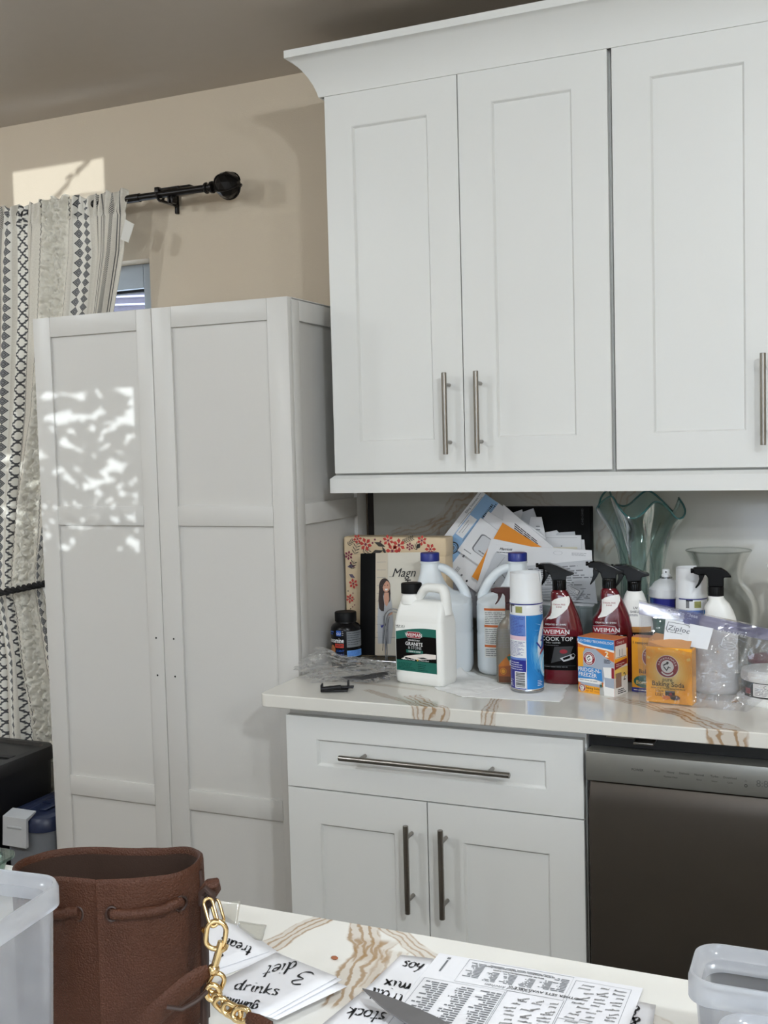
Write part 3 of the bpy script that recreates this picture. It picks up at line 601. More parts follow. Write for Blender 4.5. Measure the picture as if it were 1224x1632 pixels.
# --- white granite-cleaner jug
t = thing('cleaner_jug', 'white jug with black cap and green granite and stone label', 'jug', (0.2737, -0.4236, ZT0), -12)
hw, hd = 0.0672, 0.036
body = MB().loft([rrect(hw - 0.008, hd - 0.008, 0.012, 0.0), rrect(hw - 0.001, hd - 0.001, 0.014, 0.006), rrect(hw, hd, 0.014, 0.02), rrect(hw, hd, 0.014, 0.1445), rrect(hw - 0.001, hd - 0.0012, 0.013, 0.1465), rrect(hw - 0.001, hd - 0.001, 0.014, 0.149), rrect(hw - 0.002, hd - 0.005, 0.014, 0.163), rrect(hw - 0.0045, hd - 0.012, 0.013, 0.18), rrect(hw - 0.007, hd - 0.016, 0.012, 0.19), rrect(hw - 0.011, hd - 0.02, 0.010, 0.1945), rrect(hw - 0.017, hd - 0.024, 0.008, 0.196)])
obj('body', body, M_HDPE, t, smooth=50)
obj('neck', MB().lathe([(0.026, 0.186), (0.0245, 0.2), (0.0225, 0.207), (0.021, 0.211), (0.021, 0.222)], 32, cx=-0.036), M_HDPE, t)
hp = [(-0.026, 0, 0.186), (-0.016, 0, 0.199), (-0.003, 0, 0.2155), (0.003, 0, 0.2222), (0.011, 0, 0.2248), (0.03, 0, 0.225), (0.046, 0, 0.2245), (0.0525, 0, 0.2215), (0.056, 0, 0.215), (0.0585, 0, 0.2), (0.0595, 0, 0.185), (0.06, 0, 0.165)]
obj('handle', MB().tube(hp, [0.0105, 0.0105, 0.0105, 0.0112, 0.0108, 0.0105, 0.0115, 0.0118, 0.0115, 0.0115, 0.012, 0.0125], 16, flat=1.15), M_HDPE, t, smooth=70)
obj('cap', cap_ridged(0.0245, 0.0235, 0.21, cx=-0.036), M_CAPB, t)
pr = Print(); L0, L1 = -0.0585, 0.0535
top = [(lerp(k / 12, L0, L1), 0.1235 + 0.0115 * math.sin(PI * 0.62 * k / 12)) for k in range(13)]
pr.poly([(L0, 0.032), (L1, 0.032)] + top[::-1], M_GREEN, 1)
mid = [(lerp(k / 12, L0, L1), 0.1045 + 0.0115 * math.sin(PI * 0.62 * k / 12)) for k in range(13)]
pr.poly([(L0, 0.057), (L1, 0.057)] + mid[::-1], M_LBLACK, 2)
pr.rr(-0.029, 0.1105, 0.0125, 0.1255, 0.006, M_SILVER, 3).rr(-0.028, 0.1113, 0.0115, 0.1247, 0.0055, M_RED, 4)
pr.text('WEIMAN', -0.008, 0.1139, 0.0118, WHITEINK, 5, 0.02)
pr.text('DISINFECTANT', -0.008, 0.1035, 0.0048, WHITEINK, 3, 0.01).text('GRANITE', -0.008, 0.0928, 0.0118, WHITEINK, 3, 0.015).text('& STONE', -0.006, 0.0848, 0.0092, M_SILVER, 3)
pr.rect(-0.03, 0.0755, 0.0165, 0.0825, M_GREEN, 3).text('CLEAN & SHINE', -0.007, 0.0775, 0.0048, WHITEINK, 4, 0.01)
M_SLAB = mat('label_slab', (226, 218, 212), 0.5)
pr.poly([(-0.038, 0.0655), (0.0, 0.0545 + 0.006), (0.052, 0.0665), (0.052, 0.0765), (0.022, 0.0765), (-0.028, 0.068)], M_SLAB, 3).poly([(0.0, 0.0655), (0.012, 0.0635), (0.03, 0.0655), (0.018, 0.0675)], INK, 4).poly([(-0.045, 0.0595), (-0.033, 0.0595), (-0.034, 0.0645)], M_SLAB, 3)
pr.text('Streak Free Finish', -0.023, 0.0583, 0.0048, WHITEINK, 4, 0.01).disc(0.0015, 0.0598, 0.0023, mat('label_gold', (190, 150, 70), 0.5), 4).text('CITRUS SCENT', 0.019, 0.0583, 0.0042, WHITEINK, 4)
pr.micro(-0.055, 0.035, -0.004, 0.052, 5, M_LBLACK, 3, 0.2).micro(0.002, 0.035, 0.03, 0.052, 4, M_LBLACK, 3, 0.2).text('HELP US 2', -0.0455, 0.1345, 0.0058, INK, 1, 0.01).micro(-0.0575, 0.1315, -0.034, 0.1335, 1, GREYINK, 1)
pr.build('label_print', on_front(-hd), t)

# --- two tall translucent jugs with blue caps
def tall_jug(label, loc, rz, sgn, hh):
    """round-shouldered bottle; the loop handle is on the side sgn"""
    t = thing('blue_cap_jug', label, 'jug', loc, rz, 'translucent jugs with blue caps'); s = hh / 0.292
    S = [(0.0, -.062, .062, .052), (.006, -.071, .071, .061), (.016, -.074, .074, .064), (.098, -.074, .074, .064), (.102, -.0725, .0725, .0625), (.106, -.074, .074, .064), (.164, -.074, .074, .064), (.168, -.0728, .0728, .063), (.174, -.0735, .0735, .063), (.182, -.0725, .070, .060), (.190, -.070, .056, .055), (.198, -.067, .030, .049), (.208, -.0635, .016, .043), (.222, -.058, .007, .036), (.238, -.053, 0, .029), (.25, -.0505, -.0035, .0235), (.262, -.0495, -.0045, .0225), (.27, -.048, -.006, .021), (.276, -.048, -.006, .021)]
    e = lambda z: 3.2 if z < .18 else 2.4
    obj('body', MB().loft([sup((a + c) / 2 * sgn * s, 0, (c - a) / 2 * s, q * s, z * s, e(z)) for z, a, c, q in S]), M_MILKY, t, smooth=50)
    hp = [(-.012, 0, .257), (.002, 0, .2555), (.016, 0, .249), (.030, 0, .2375), (.043, 0, .222), (.053, 0, .205), (.0605, 0, .188), (.063, 0, .172)]
    obj('handle', MB().tube([(x * sgn * s, y, z * s) for x, y, z in hp], [.0108, .0112, .0115, .0115, .0117, .012, .0125, .0125], 14, flat=1.15), M_MILKY, t, sub=1)
    obj('cap', cap_ridged(.0232 * s, .020 * s, .272 * s, cx=-.027 * sgn * s), M_BLUECAP, t)
    obj('neck_ring', MB().lathe([(.021 * s, .266 * s), (.0242 * s, .267 * s), (.0242 * s, .2695 * s), (.021 * s, .271 * s)], 32, cx=-.027 * sgn * s), M_MILKY, t)
    return t
tall_jug('translucent jug with blue cap standing behind the white granite cleaner jug', (0.264, -0.285, ZT0), 14, 1, 0.292)
j3 = tall_jug('translucent jug with blue cap and orange barred label behind the blue spray can', (0.4185, -0.246, ZT0), 14, -1, 0.29)
M_LPALE = mat('label_pale', (226, 226, 222), 0.5); M_ORNG = mat('label_orange', (206, 104, 46), 0.5); M_LTGREY = mat('label_grey', (168, 168, 164), 0.5)
pr = Print()
pr.rect(-0.052, 0.045, 0.006, 0.168, M_LPALE, 1)
for v in (0.158, 0.118, 0.070): pr.rect(-0.052, v, 0.004, v + 0.0055, M_ORNG, 2)
pr.micro(-0.05, 0.125, 0.002, 0.155, 7, GREYINK, 2, 0.4).micro(-0.05, 0.078, 0.002, 0.115, 8, GREYINK, 2, 0.4).micro(-0.05, 0.048, 0.002, 0.067, 4, GREYINK, 2, 0.4)
pr.line([(0.0035, 0.046), (0.0035, 0.163)], 0.0008, M_ORNG, 2)
pr.rect(0.014, 0.05, 0.055, 0.168, M_LTGREY, 1).micro(0.016, 0.055, 0.053, 0.165, 24, INK, 2, 0.35)
def on_sup(cx, hx, hy, e):
    def f(u, v, h):
        q = max(-0.97, min(0.97, (u - cx) / hx)); return (u, -(hy * (1 - abs(q) ** e) ** (1 / e)) - h, v)
    return f
pr.build('label_print', on_sup(0, 0.0736, 0.0636, 3.2), j3, step=0.007)

# --- spray bottles with triggers
HEAD = [(-.047, .031), (-.0475, .035), (-.043, .039), (-.032, .0398), (-.02, .0395), (-.008, .036), (0, .0325), (.011, .0275), (.021, .0225), (.031, .0195), (.0342, .0165), (.033, .014), (.025, .0122), (.0165, .010), (.0158, .001), (-.0158, .001), (-.0195, .0135), (-.0295, .0235), (-.036, .0255), (-.045, .0262)]
LEVER = [(-.0355, .0255), (-.022, .0152), (-.0275, .0045), (-.0345, -.006), (-.0425, -.0145), (-.0435, -.0125), (-.039, -.002), (-.036, .009), (-.0365, .018)]
HEAD2 = [(-.047, .0295), (-.0475, .0412), (-.04, .0425), (-.004, .0425), (.012, .0405), (.022, .0345), (.031, .0255), (.0325, .0215), (.0165, .0212), (.0162, .001), (-.0162, .001), (-.0162, .0205), (-.022, .0275), (-.036, .0262)]
LEVER2 = [(-.036, .0262), (-.0225, .027), (-.027, .016), (-.034, .004), (-.041, -.0035), (-.0435, -.0025), (-.0375, .007), (-.0345, .017)]
def trigger(t, z, m, head=HEAD, lever=LEVER, s=1.0, cr=0.0158, ch=0.0225, th=0.0125):
    """collar from z up, spray head on it (nozzle towards -X) and the pull lever"""
    obj('collar', cap_ridged(cr * s, ch * s, z, 28), m, t)
    zz = z + (ch - 0.001) * s
    h = obj('spray_head', MB().prism([(x * s, zz + q * s) for x, q in head], -th * s, th * s), m, t, bevel=0.0055 * s, seg=4)
    obj('nozzle', MB().lathe([(0.0045 * s, 0), (0.0052 * s, 0.001), (0.0052 * s, 0.006), (0.0038 * s, 0.0065)], 16).xform(Matrix.Translation((-.0462 * s, 0, zz + .0345 * s)) @ Matrix.Rotation(-PI / 2, 4, 'Y')), m, h)
    obj('trigger_lever', MB().prism([(x * s, zz + q * s) for x, q in lever], -0.006 * s, 0.006 * s), m, t, bevel=0.0022 * s, seg=3)
M_MAROON = mat('dark_red_bottle', (96, 10, 24), 0.12, var=0.04, coat=0.6); M_GLOSSBLK = mat('gloss_black_plastic', (7, 7, 8), 0.1, spec=.2)
RB = [(0.0, -.035, .048, .020), (0.004, -.0392, .0522, .0235), (0.012, -.0398, .053, .0245), (.10, -.0398, .053, .0245), (.118, -.0398, .0522, .0243), (.134, -.0395, .0495, .0238), (.146, -.0390, .0465, .0232), (.1505, -.0365, .0455, .0228), (.155, -.0318, .044, .0222), (.16, -.0285, .0425, .0216), (.17, -.0238, .0385, .0205), (.18, -.0210, .0342, .0194), (.194, -.0203, .0278, .018), (.204, -.0205, .0232, .017), (.211, -.0195, .0198, .0155), (.2165, -.0155, .0155, .013)]
def on_red(u, v, h):
    a, c, d = interp(RB, v); cx, hx = (a + c) / 2, (c - a) / 2; q = max(-0.97, min(0.97, (u - cx) / hx)); return (cx + hx * q * (1 + h / d), -(d * (1 - abs(q) ** 2.8) ** (1 / 2.8)) - h, v)
def red_spray(label, loc, rz):
    t = thing('spray_bottle', label, 'spray bottle', loc, rz, 'dark red cook top spray bottles')
    obj('body', MB().loft([sup((a + c) / 2, 0, (c - a) / 2, d, z, 2.8) for z, a, c, d in RB]), M_MAROON, t, smooth=60)
    trigger(t, 0.2165, M_GLOSSBLK)
    P_ = lambda pts: [((x - 447) * .00014, (1989 - y) * .00014) for x, y in pts]
    pr = Print()
    pr.poly(P_([(326, 628), (380, 585), (460, 558), (550, 543), (596, 540), (612, 575), (616, 640), (572, 740), (492, 820), (400, 885), (310, 912), (268, 903), (300, 862), (324, 805), (328, 706)]), M_HDPE, 1)
    pr.text('STREAK-FREE', -0.0005, 0.1825, 0.0047, M_RED, 2, 0.02).text('SHINE', -0.001, 0.1772, 0.0047, M_RED, 2, 0.02)
    pr.rect(-.0392, .034, .037, .112, M_LBLACK, 1)
    pr.text('CREATED BY SHARE', -.0085, .1375, .0052, WHITEINK, 2, 0.005).poly([(-.037, .1135), (.0125, .1135), (.019, .1205), (.012, .131), (-.012, .1335), (-.037, .131)], M_SILVER, 2).poly([(-.037, .1148), (.0118, .1148), (.0175, .1205), (.0112, .1298), (-.012, .1322), (-.037, .1298)], M_RED, 3)
    pr.text('WEIMAN', -.0065, .1175, .0142, WHITEINK, 4, .025).text('COOK TOP', -.006, .1015, .0135, WHITEINK, 2).text('DAILY CLEANER', -.0145, .0958, .0045, M_SILVER, 2).micro(-.034, .0905, .0, .092, 1, GREYINK, 2)
    dg = mat('label_darkgrey', (52, 52, 54), 0.35)
    pr.poly([(-.02, .05), (.02, .062), (.03, .09), (-.012, .088)], dg, 2).disc(.008, .0775, .0085, M_RED, 3, ry=.005).poly([(.0, .062), (.03, .0735), (.0335, .069), (.03, .0605), (.008, .054)], M_SILVER, 3).poly([(.006, .0625), (.022, .0685), (.022, .0625), (.008, .0575)], M_LBLACK, 4).disc(.0285, .0685, .0035, M_LBLACK, 4)
    pr.rect(-.037, .0445, .034, .0453, dg, 2).micro(-.036, .0405, .024, .043, 1, GREYINK, 2)
    pr.build('label_print', on_red, t, step=0.006, stepv=0.008); return t
red_spray('dark red cook top spray bottle with black trigger just right of the blue spray can', (0.5709,-0.3332,0.9142), 12)
red_spray('dark red cook top spray bottle with black trigger behind the fridge and freezer box', (0.6744,-0.2813,0.9142), 12)
# --- white spray bottle with amber lower part
M_AMBERL = mat('label_ochre', (190, 128, 40), 0.4)
t = thing('spray_bottle', 'white spray bottle with black trigger and ochre label behind the red one', 'spray bottle', ((0.7267,-0.255,1.1312)[0], -0.255, ZT0), 10)
UB = [(0.0, .037, .021), (.006, .042, .0245), (.115, .042, .0245), (.135, .0405, .0235), (.16, .035, .0215), (.185, .0268, .0185), (.20, .0215, .0165), (.208, .017, .014)]
obj('body', MB().loft([sup(0, 0, a, d, z, 2.6) for z, a, d in UB]), M_HDPE, t, smooth=60)
trigger(t, 0.208, M_GLOSSBLK)
pr = Print(); pr.rect(-.040, .02, .040, .128, M_AMBERL, 1).rect(-.040, .1, .040, .115, M_LBLACK, 2)
pr.text('UV', .002, .168, .008, INK, 1, .01).text('SHIELD', .002, .1595, .0075, INK, 1, .01).micro(-.012, .152, .016, .157, 2, GREYINK, 1).text('TABLE', -.008, .104, .0095, WHITEINK, 3, .02).disc(.0, .08, .018, M_LBLACK, 2, ry=.014)
def on_tab(tab, e):
    def f(u, v, h):
        a, d = interp(tab, v); q = max(-.985, min(.985, u / a)); return (u, -(d * (1 - abs(q) ** e) ** (1 / e)) - h, v)
    return f
pr.build('label_print', on_tab(UB, 2.6), t, step=.006, stepv=.012)
# --- plain white spray bottle, waisted grip
t = thing('spray_bottle', 'plain white spray bottle with black trigger in front of the clear round vase', 'spray bottle', ((0.9157,-0.325,1.1458)[0], -0.325, ZT0), 7)
WB = [(0.0, .0, .040, .026), (.006, .0, .045, .03), (.11, .0, .045, .03), (.14, .003, .0425, .0285), (.165, .006, .035, .026), (.18, .006, .0295, .0235), (.195, .004, .024, .02), (.206, 0, .0175, .0165), (.212, 0, .0155, .0155)]
grip = lambda z, j: 0.0028 * math.sin((z - 0.12) * 210) if 0.115 < z < 0.205 else 0
rings = []
for i in range(61):
    z = 0.212 * i / 60; c0, a, d = interp(WB, z); r = sup(c0, 0, a, d, z, 2.5); g = grip(z, 0)
    rings.append([(x - g * max(0, -(x - c0) / a) ** 2, y, zz) for x, y, zz in r])
obj('body', MB().loft(rings), M_HDPE, t, smooth=60)
trigger(t, 0.212, M_CAPB, HEAD2, LEVER2, 1.0, 0.0165, 0.0205)
# --- amber cleaner with dark red trigger
M_CLEARB = film('clear_bottle_plastic', (232, 228, 218), 0.62, 0.1, haze=(190, 186, 176), gloss=0.6); M_BRTRIG = mat('dark_red_trigger', (62, 12, 14), 0.35); M_AMBER = mat('label_amber', (176, 102, 34), 0.4); M_BROWN = mat('label_brown', (92, 52, 28), 0.4)
t = thing('spray_bottle', 'clear spray bottle with amber label and dark red trigger behind the spray can', 'spray bottle', (0.4665, -0.3685, ZT0), 14)
AB = [(0.0, .033, .018), (.004, .037, .022), (.10, .037, .022), (.125, .035, .021), (.14, .028, .019), (.15, .02, .017), (.156, .0145, .0145), (.172, .0145, .0145)]
obj('body', MB().loft([sup(0, 0, a, d, z, 2.8) for z, a, d in AB]), M_CLEARB, t, smooth=60)
trigger(t, 0.172, M_BRTRIG, HEAD2, LEVER2, 0.86, 0.0165, 0.018, 0.0115)
pr = Print(); pr.poly([(-.031, .006), (.031, .006), (.031, .082), (.012, .08), (-.008, .07), (-.022, .056), (-.031, .045)], M_AMBER, 1).rect(-.031, .006, .031, .02, M_BROWN, 2).poly([(-.031, .02), (.031, .02), (.031, .05), (-.031, .042)], mat('label_rust', (140, 74, 30), .4), 2)
pr.disc(-.02, .032, .0075, M_AMBERL, 3).disc(-.02, .032, .006, M_BROWN, 4, r0=.0048).poly([(-.012, .066), (.02, .074), (.02, .05), (-.004, .05)], M_GREEN, 3).rect(-.005, .046, .02, .058, M_HDPE, 4).text('GRANITE', .008, .049, .006, INK, 5)
pr.micro(-.031, .086, .031, .13, 12, GREYINK, 1, .4)
pr.build('label_print', on_tab(AB, 2.8), t, step=.006, stepv=.012)
# --- part of a white trigger at the right edge
t = thing('spray_bottle', 'spray bottle with white trigger cut off at the right edge', 'spray bottle', (1.062, -0.165, ZT0), 8)
obj('body', MB().loft([sup(0, 0, a, d, z, 2.6) for z, a, d in UB]), M_HDPE, t, smooth=60)
trigger(t, 0.208, M_HDPE, HEAD2, LEVER2, 1.0, 0.0155, 0.02)

# --- disinfectant spray cans
M_CANWHITE = mat('can_white', (226, 228, 230), 0.3, var=0.01); M_SKY = mat('can_blue', (38, 132, 205), 0.22, 0.25, var=0.05); M_NAVY = mat('can_navy', (34, 38, 132), 0.3); M_PERI = mat('can_periwinkle', (96, 128, 196), 0.35); M_TIN = mat('tin_rim', (170, 172, 174), 0.25, 1.0); M_PINK = mat('can_pink', (222, 190, 204), 0.4); M_PALEB = mat('can_paleblue', (140, 200, 232), 0.3)
def spray_can(label, loc, rz, R=0.0342, cap=True, full=True):
    t = thing('spray_can', label, 'spray can', loc, rz)
    obj('body', MB().lathe([(R - .003, .001), (R - .0005, .004), (R, .0065), (R, .188), (R - .001, .195), (R - .004, .2)], 56), M_CANWHITE, t)
    obj('rim', MB().lathe([(R - .004, 0), (R + .0006, .001), (R + .0008, .005), (R, .0075)], 56), M_TIN, t)
    if cap:
        n = 56; h = lambda a: .2655 if not (-0.15 < a < 0.75) else .2655 - .028 * math.sin((a + .15) / .9 * PI) ** .6
        rings = [[(R * k * math.cos(2 * PI * j / n), R * k * math.sin(2 * PI * j / n), z) for j in range(n)] for k, z in ((1.012, .199), (1.012, .203), (0.985, .206))]
        ang = [((2 * PI * j / n + PI) % (2 * PI)) - PI for j in range(n)]
        rings.append([(R * .965 * math.cos(a), R * .965 * math.sin(a), h(a + .5)) for a in ang]); rings.append([(R * .925 * math.cos(a), R * .925 * math.sin(a), h(a + .5)) for a in ang]); rings.append([(R * .94 * math.cos(a), R * .94 * math.sin(a), .21) for a in ang])
        obj('cap', MB().loft(rings, False), M_CANWHITE, t)
        obj('cap_top', MB().lathe([(R * .93, .2295), (R * .4, .231), (.009, .2315), (.008, .248), (.006, .25)], 40), M_CANWHITE, t)
    pr = Print(); C_ = lambda a: math.radians(a) * R
    pr.rect(C_(-100), .0085, C_(100), .173, M_SKY, 1).rect(C_(-100), .1965, C_(100), .1985, M_NAVY, 1)
    pr.rect(C_(-88), .0085, C_(-2), .173, M_PERI, 2).rect(C_(-3), .0085, C_(-1.4), .196, M_CANWHITE, 3)
    pr.micro(C_(-84), .127, C_(-5), .17, 13, M_NAVY, 3, .3).rect(C_(-88), .118, C_(-3), .127, M_PINK, 3).rect(C_(-88), .0785, C_(-3), .118, M_CANWHITE, 3).micro(C_(-84), .081, C_(-5), .1155, 12, M_NAVY, 4, .35)
    pr.rect(C_(-88), .0085, C_(-3), .0735, M_NAVY, 3).micro(C_(-84), .05, C_(-8), .07, 4, M_CANWHITE, 4, .25)
    pr.rect(C_(-47), .0105, C_(-4), .0475, M_CANWHITE, 4)
    R_ = random.Random(3); v = .013
    while v < .0445: hgt = R_.choice((.0007, .0012, .002)); pr.rect(C_(-43), v, C_(-8), v + hgt, INK, 5); v += hgt + R_.choice((.0008, .0014))
    pr.text('19', C_(-66), .02, .012, M_CANWHITE, 4, .02, rot=PI / 2).micro(C_(-84), .012, C_(-52), .03, 4, M_CANWHITE, 4, .2)
    pr.rect(C_(-70), .178, C_(-58), .194, GREYINK, 1).rect(C_(-40), .1785, C_(-14), .193, mat('can_photo', (150, 150, 90), .5, var=.4, scale=90), 1).rect(C_(-70), .1935, C_(-45), .196, INK, 2)
    # brand panel turning out of sight on the right
    pr.disc(C_(82), .098, .026, M_CANWHITE, 2, ry=.062, n=40).disc(C_(82), .062, .021, M_PALEB, 3, ry=.03).disc(C_(82), .06, .016, M_CANWHITE, 4, ry=.022, r0=.013)
    pr.poly([(C_(48), .083), (C_(100), .105), (C_(100), .115), (C_(52), .09)], M_RED, 4).text('Lysol', C_(84), .118, .03, M_NAVY, 5, .02, .2, rot=.9)
    pr.poly([(C_(30), .155), (C_(62), .148), (C_(62), .1495)], M_PALEB, 2).poly([(C_(28), .14), (C_(55), .138), (C_(55), .1395)], M_PALEB, 2).poly([(C_(30), .12), (C_(52), .127), (C_(52), .1285)], M_PALEB, 2)
    for k in range(6): pr.disc(C_(58), .09, .008 + .0042 * (6 - k), mat('can_glow%d' % k, (38 + 22 * k, 132 + 14 * k, 205 + 6 * k), .25, .2), 2, ry=.012 + .0075 * (6 - k))
    pr.text('KILLS', C_(70), .187, .0085, M_NAVY, 2, .03).text('OVER', C_(70), .1795, .0085, M_NAVY, 2, .03).micro(C_(60), .1745, C_(85), .1775, 1, M_NAVY, 2)
    pr.micro(C_(38), .014, C_(62), .028, 4, M_CANWHITE, 2, .3)
    pr.build('label_print', on_cyl(R), t, step=.004); return t
spray_can('blue and white disinfectant spray can at the front of the worktop on a paper towel', (0.5192,-0.4282,0.9155), 16, 0.0362)
spray_can('capped white and blue spray can standing behind the zip bag', ((0.855,-0.262,1.1003)[0], -0.262, ZT0), 58, 0.0345)
t = thing('spray_can', 'uncapped white spray can with domed top behind the zip bag', 'spray can', ((0.7877,-0.188,1.0799)[0], -0.188, ZT0), 20)
R = 0.0372
obj('body', MB().lathe([(R - .002, 0), (R, .003), (R, .187)], 48), mat('can_steelblue', (60, 96, 168), .3), t)
obj('rim', MB().lathe([(R, .186), (R + .002, .188), (R + .002, .206), (R - .0015, .21)], 48), M_CANWHITE, t)
obj('dome', MB().lathe([(R - .0015, .208), (R - .004, .2135), (.026, .222), (.017, .2275), (.0135, .229), (.0135, .231), (.0125, .2335)], 48), M_CANWHITE, t)
obj('valve_ring', MB().lathe([(.0125, .229), (.0142, .2305), (.0142, .233), (.0125, .234)], 32), M_TIN, t)
obj('spray_button', MB().lathe([(.0105, .233), (.0105, .238), (.0085, .24), (.0082, .25), (.007, .2515)], 28), M_CANWHITE, t)
pr = Print(); pr.rect(-.04, .14, .012, .186, M_NAVY, 1).rect(.012, .14, .02, .186, INK, 1).rect(-.05, .1, .05, .14, M_GREEN, 1); pr.build('label_print', on_cyl(R), t, step=.005)
obj('nozzle_hole', MB().lathe([(.0018, 0), (.0018, .0008)], 12).xform(Matrix.Translation((-.002, -.0083, .2455)) @ Matrix.Rotation(PI / 2, 4, 'X')), INK, t)

# --- supplement bottle
t = thing('supplement_bottle', 'small black supplement bottle with black cap beside the pantry', 'bottle', (0.008, -0.300, ZT0), 24)
R = 0.0385; M_SBLK = mat('black_bottle', (9, 8, 10), 0.25, spec=.25)
obj('body', MB().lathe([(R - .003, 0), (R - .0005, .002), (R, .005), (R, .094), (R - .001, .101), (R - .006, .108), (R - .012, .1115), (.0255, .113), (.0255, .117)], 52), M_SBLK, t)
obj('cap', cap_ridged(.0275, .024, .1155, 44), M_CAPB, t)
pr = Print(); C_ = lambda a: math.radians(a) * R; lb = mat('label_blue', (38, 84, 168), .4); lg = mat('label_silvergrey', (112, 116, 120), .35); lr = mat('label_scarlet', (190, 52, 34), .4); lo_ = mat('label_tan', (190, 120, 70), .5, var=.3, scale=120)
pr.text('glucosamine', C_(-7), .0655, .0175, WHITEINK, 2, .02, align='RIGHT', sx=.66).rect(C_(-44), .053, C_(-8), .063, lr, 2).text('MSM', C_(-26), .0548, .0095, INK, 3, .03)
pr.rr(C_(-37), .0825, C_(-17), .0965, .001, lb, 2).text('GU', C_(-27), .0855, .0085, WHITEINK, 3).micro(C_(-14), .083, C_(-7), .096, 3, WHITEINK, 2, .2).micro(C_(-80), .084, C_(-42), .095, 2, lb, 2, .6)
pr.disc(C_(-58), .047, .010, lo_, 2, ry=.012).disc(C_(-68), .038, .009, lo_, 2).text('JOINT', C_(-22), .0425, .008, lb, 2, .02).text('CARE', C_(-22), .033, .008, lb, 2, .02).disc(C_(-45), .036, .003, lb, 2)
pr.rect(C_(4), .054, C_(75), .094, lg, 2).micro(C_(7), .058, C_(72), .092, 6, INK, 3, .22).rect(C_(4), .03, C_(75), .046, mat('label_skyblue', (96, 148, 214), .4), 2).micro(C_(7), .032, C_(72), .044, 4, lb, 3, .35).rect(C_(4), .016, C_(75), .023, GREYINK, 2)
pr.build('label_print', on_cyl(R), t, step=.004)

# --- cartons
M_CARTON = mat('carton_yellow', (240, 166, 36), 0.42, var=0.03); M_CARTGREY = mat('carton_bluegrey', (160, 168, 182), .45); M_CORANGE = mat('carton_orange', (214, 116, 46), .45); M_CBLUE = mat('carton_blue', (52, 132, 200), .45); M_MAR = mat('carton_maroon', (140, 22, 42), .45); M_CWHITE = mat('carton_white', (232, 230, 226), .45); M_PALEY = mat('carton_paleyellow', (240, 206, 110), .45)
def emblem(pr, u, v, r, ly=3):
    pr.disc(u, v, r * 1.05, M_CWHITE, ly, 36).disc(u, v, r, M_MAR, ly + 1, 36).disc(u, v, r * .6, M_CWHITE, ly + 2, 30)
    pr.arc_text('ARM&HAMMER', u, v, r * .7, r * .27, M_CWHITE, ly + 2, 168, 12, .02)
    pr.line([(u + r * .62 * math.cos(q), v - r * .18 + r * .62 * math.sin(q)) for q in [PI * (1.18 + .64 * k / 8) for k in range(9)]], r * .13, M_CWHITE, ly + 2)
    pr.line([(u - r * .34, v - r * .02), (u - r * .05, v - r * .36), (u + r * .12, v - r * .02), (u + r * .3, v - r * .12)], [r * .1, r * .16, r * .14, r * .1], INK, ly + 3)
    pr.line([(u - r * .38, v + r * .06), (u - r * .1, v + r * .26), (u + r * .04, v + r * .2)], [r * .12, r * .12, r * .08], INK, ly + 3).disc(u + r * .03, v + r * .34, r * .12, INK, ly + 3, 14)
def carton(name, label, loc, rz, W_, D_, H_, m, top_m, cat='box', group=None):
    """box whose front bottom-left corner stands at loc"""
    t = thing(name, label, cat, loc, rz, group)
    obj('body', MB().box(0, W_, 0, D_, 0, H_, 0.0006), m, t, smooth=0)
    obj('top_flap', MB().box(0.0008, W_ - .0008, 0.0006, D_ - .0006, H_ - .0004, H_ + .0006), top_m, t, smooth=0)
    return t
t = carton('fridge_freezer_box', 'orange and blue fridge freezer baking soda box in front of the red spray', (0.630, -0.407, ZT0), -18.9, .091, .0551, .1235, M_CWHITE, M_CORANGE)
f = Print(); px = lambda x, y: ((x - 110) / 735 * .091, (1250 - y) / 1050 * .1235)
f.rect(0, 0, .091, .1235, M_CORANGE, 1).rect(0, .022, .016, .1, M_CARTON, 2)
f.poly([(0, .1235), (.091, .1235), (.091, .1015), (.07, .1035), (.04, .106), (.015, .1085), (0, .113)], M_CBLUE, 3).poly([(0, .113), (.015, .1085), (.04, .106), (.07, .1035), (.091, .1015), (.091, .0965), (.07, .1), (.04, .1025), (.015, .105), (0, .109)], M_CWHITE, 3)
f.text('FLO-THRU TECHNOLOGY', .0445, .1135, .0078, M_CWHITE, 4, .02)
f.poly([(.0135, .028), (.066, .028), (.091, .06), (.091, .075), (.068, .085), (.045, .1), (.02, .1), (.0135, .09)], M_CARTGREY, 3)
emblem(f, .029, .0775, .0145, 4)
f.text('2', .074, .085, .019, M_PALEY, 4, .06).text('2', .0725, .0855, .017, M_CWHITE, 5, .03).micro(.066, .071, .088, .08, 3, INK, 4, .5, words=2)
f.poly([(0, .057), (.03, .0585), (.06, .0555), (.062, .03), (.04, .0335), (.0, .0305)], M_CBLUE, 4).text('FRIDGE-N-', .0285, .0475, .0122, M_CWHITE, 6, .03).text('FREEZER', .0245, .0365, .0122, M_CWHITE, 6, .03)
f.text('FRIDGE-N-', .0285, .0475, .0122, M_NAVY, 5, .075).text('FREEZER', .0245, .0365, .0122, M_NAVY, 5, .075)
f.poly([(0, .0305), (.04, .0325), (.06, .0285), (.06, .0225), (.0, .0235)], M_CWHITE, 4).micro(.004, .0268, .058, .029, 1, GREYINK, 5)
f.rect(0, 0, .054, .016, M_CARTON, 4).poly([(0, .0235), (.012, .018), (.03, .0165), (.054, .016), (.054, .0225)], M_CARTGREY, 4); emblem(f, .01, .0105, .0085, 5); f.text('Baking Soda', .0365, .0095, .0072, INK, 5, .01).text('NET WT 14 OZ', .036, .0035, .005, M_MAR, 5)
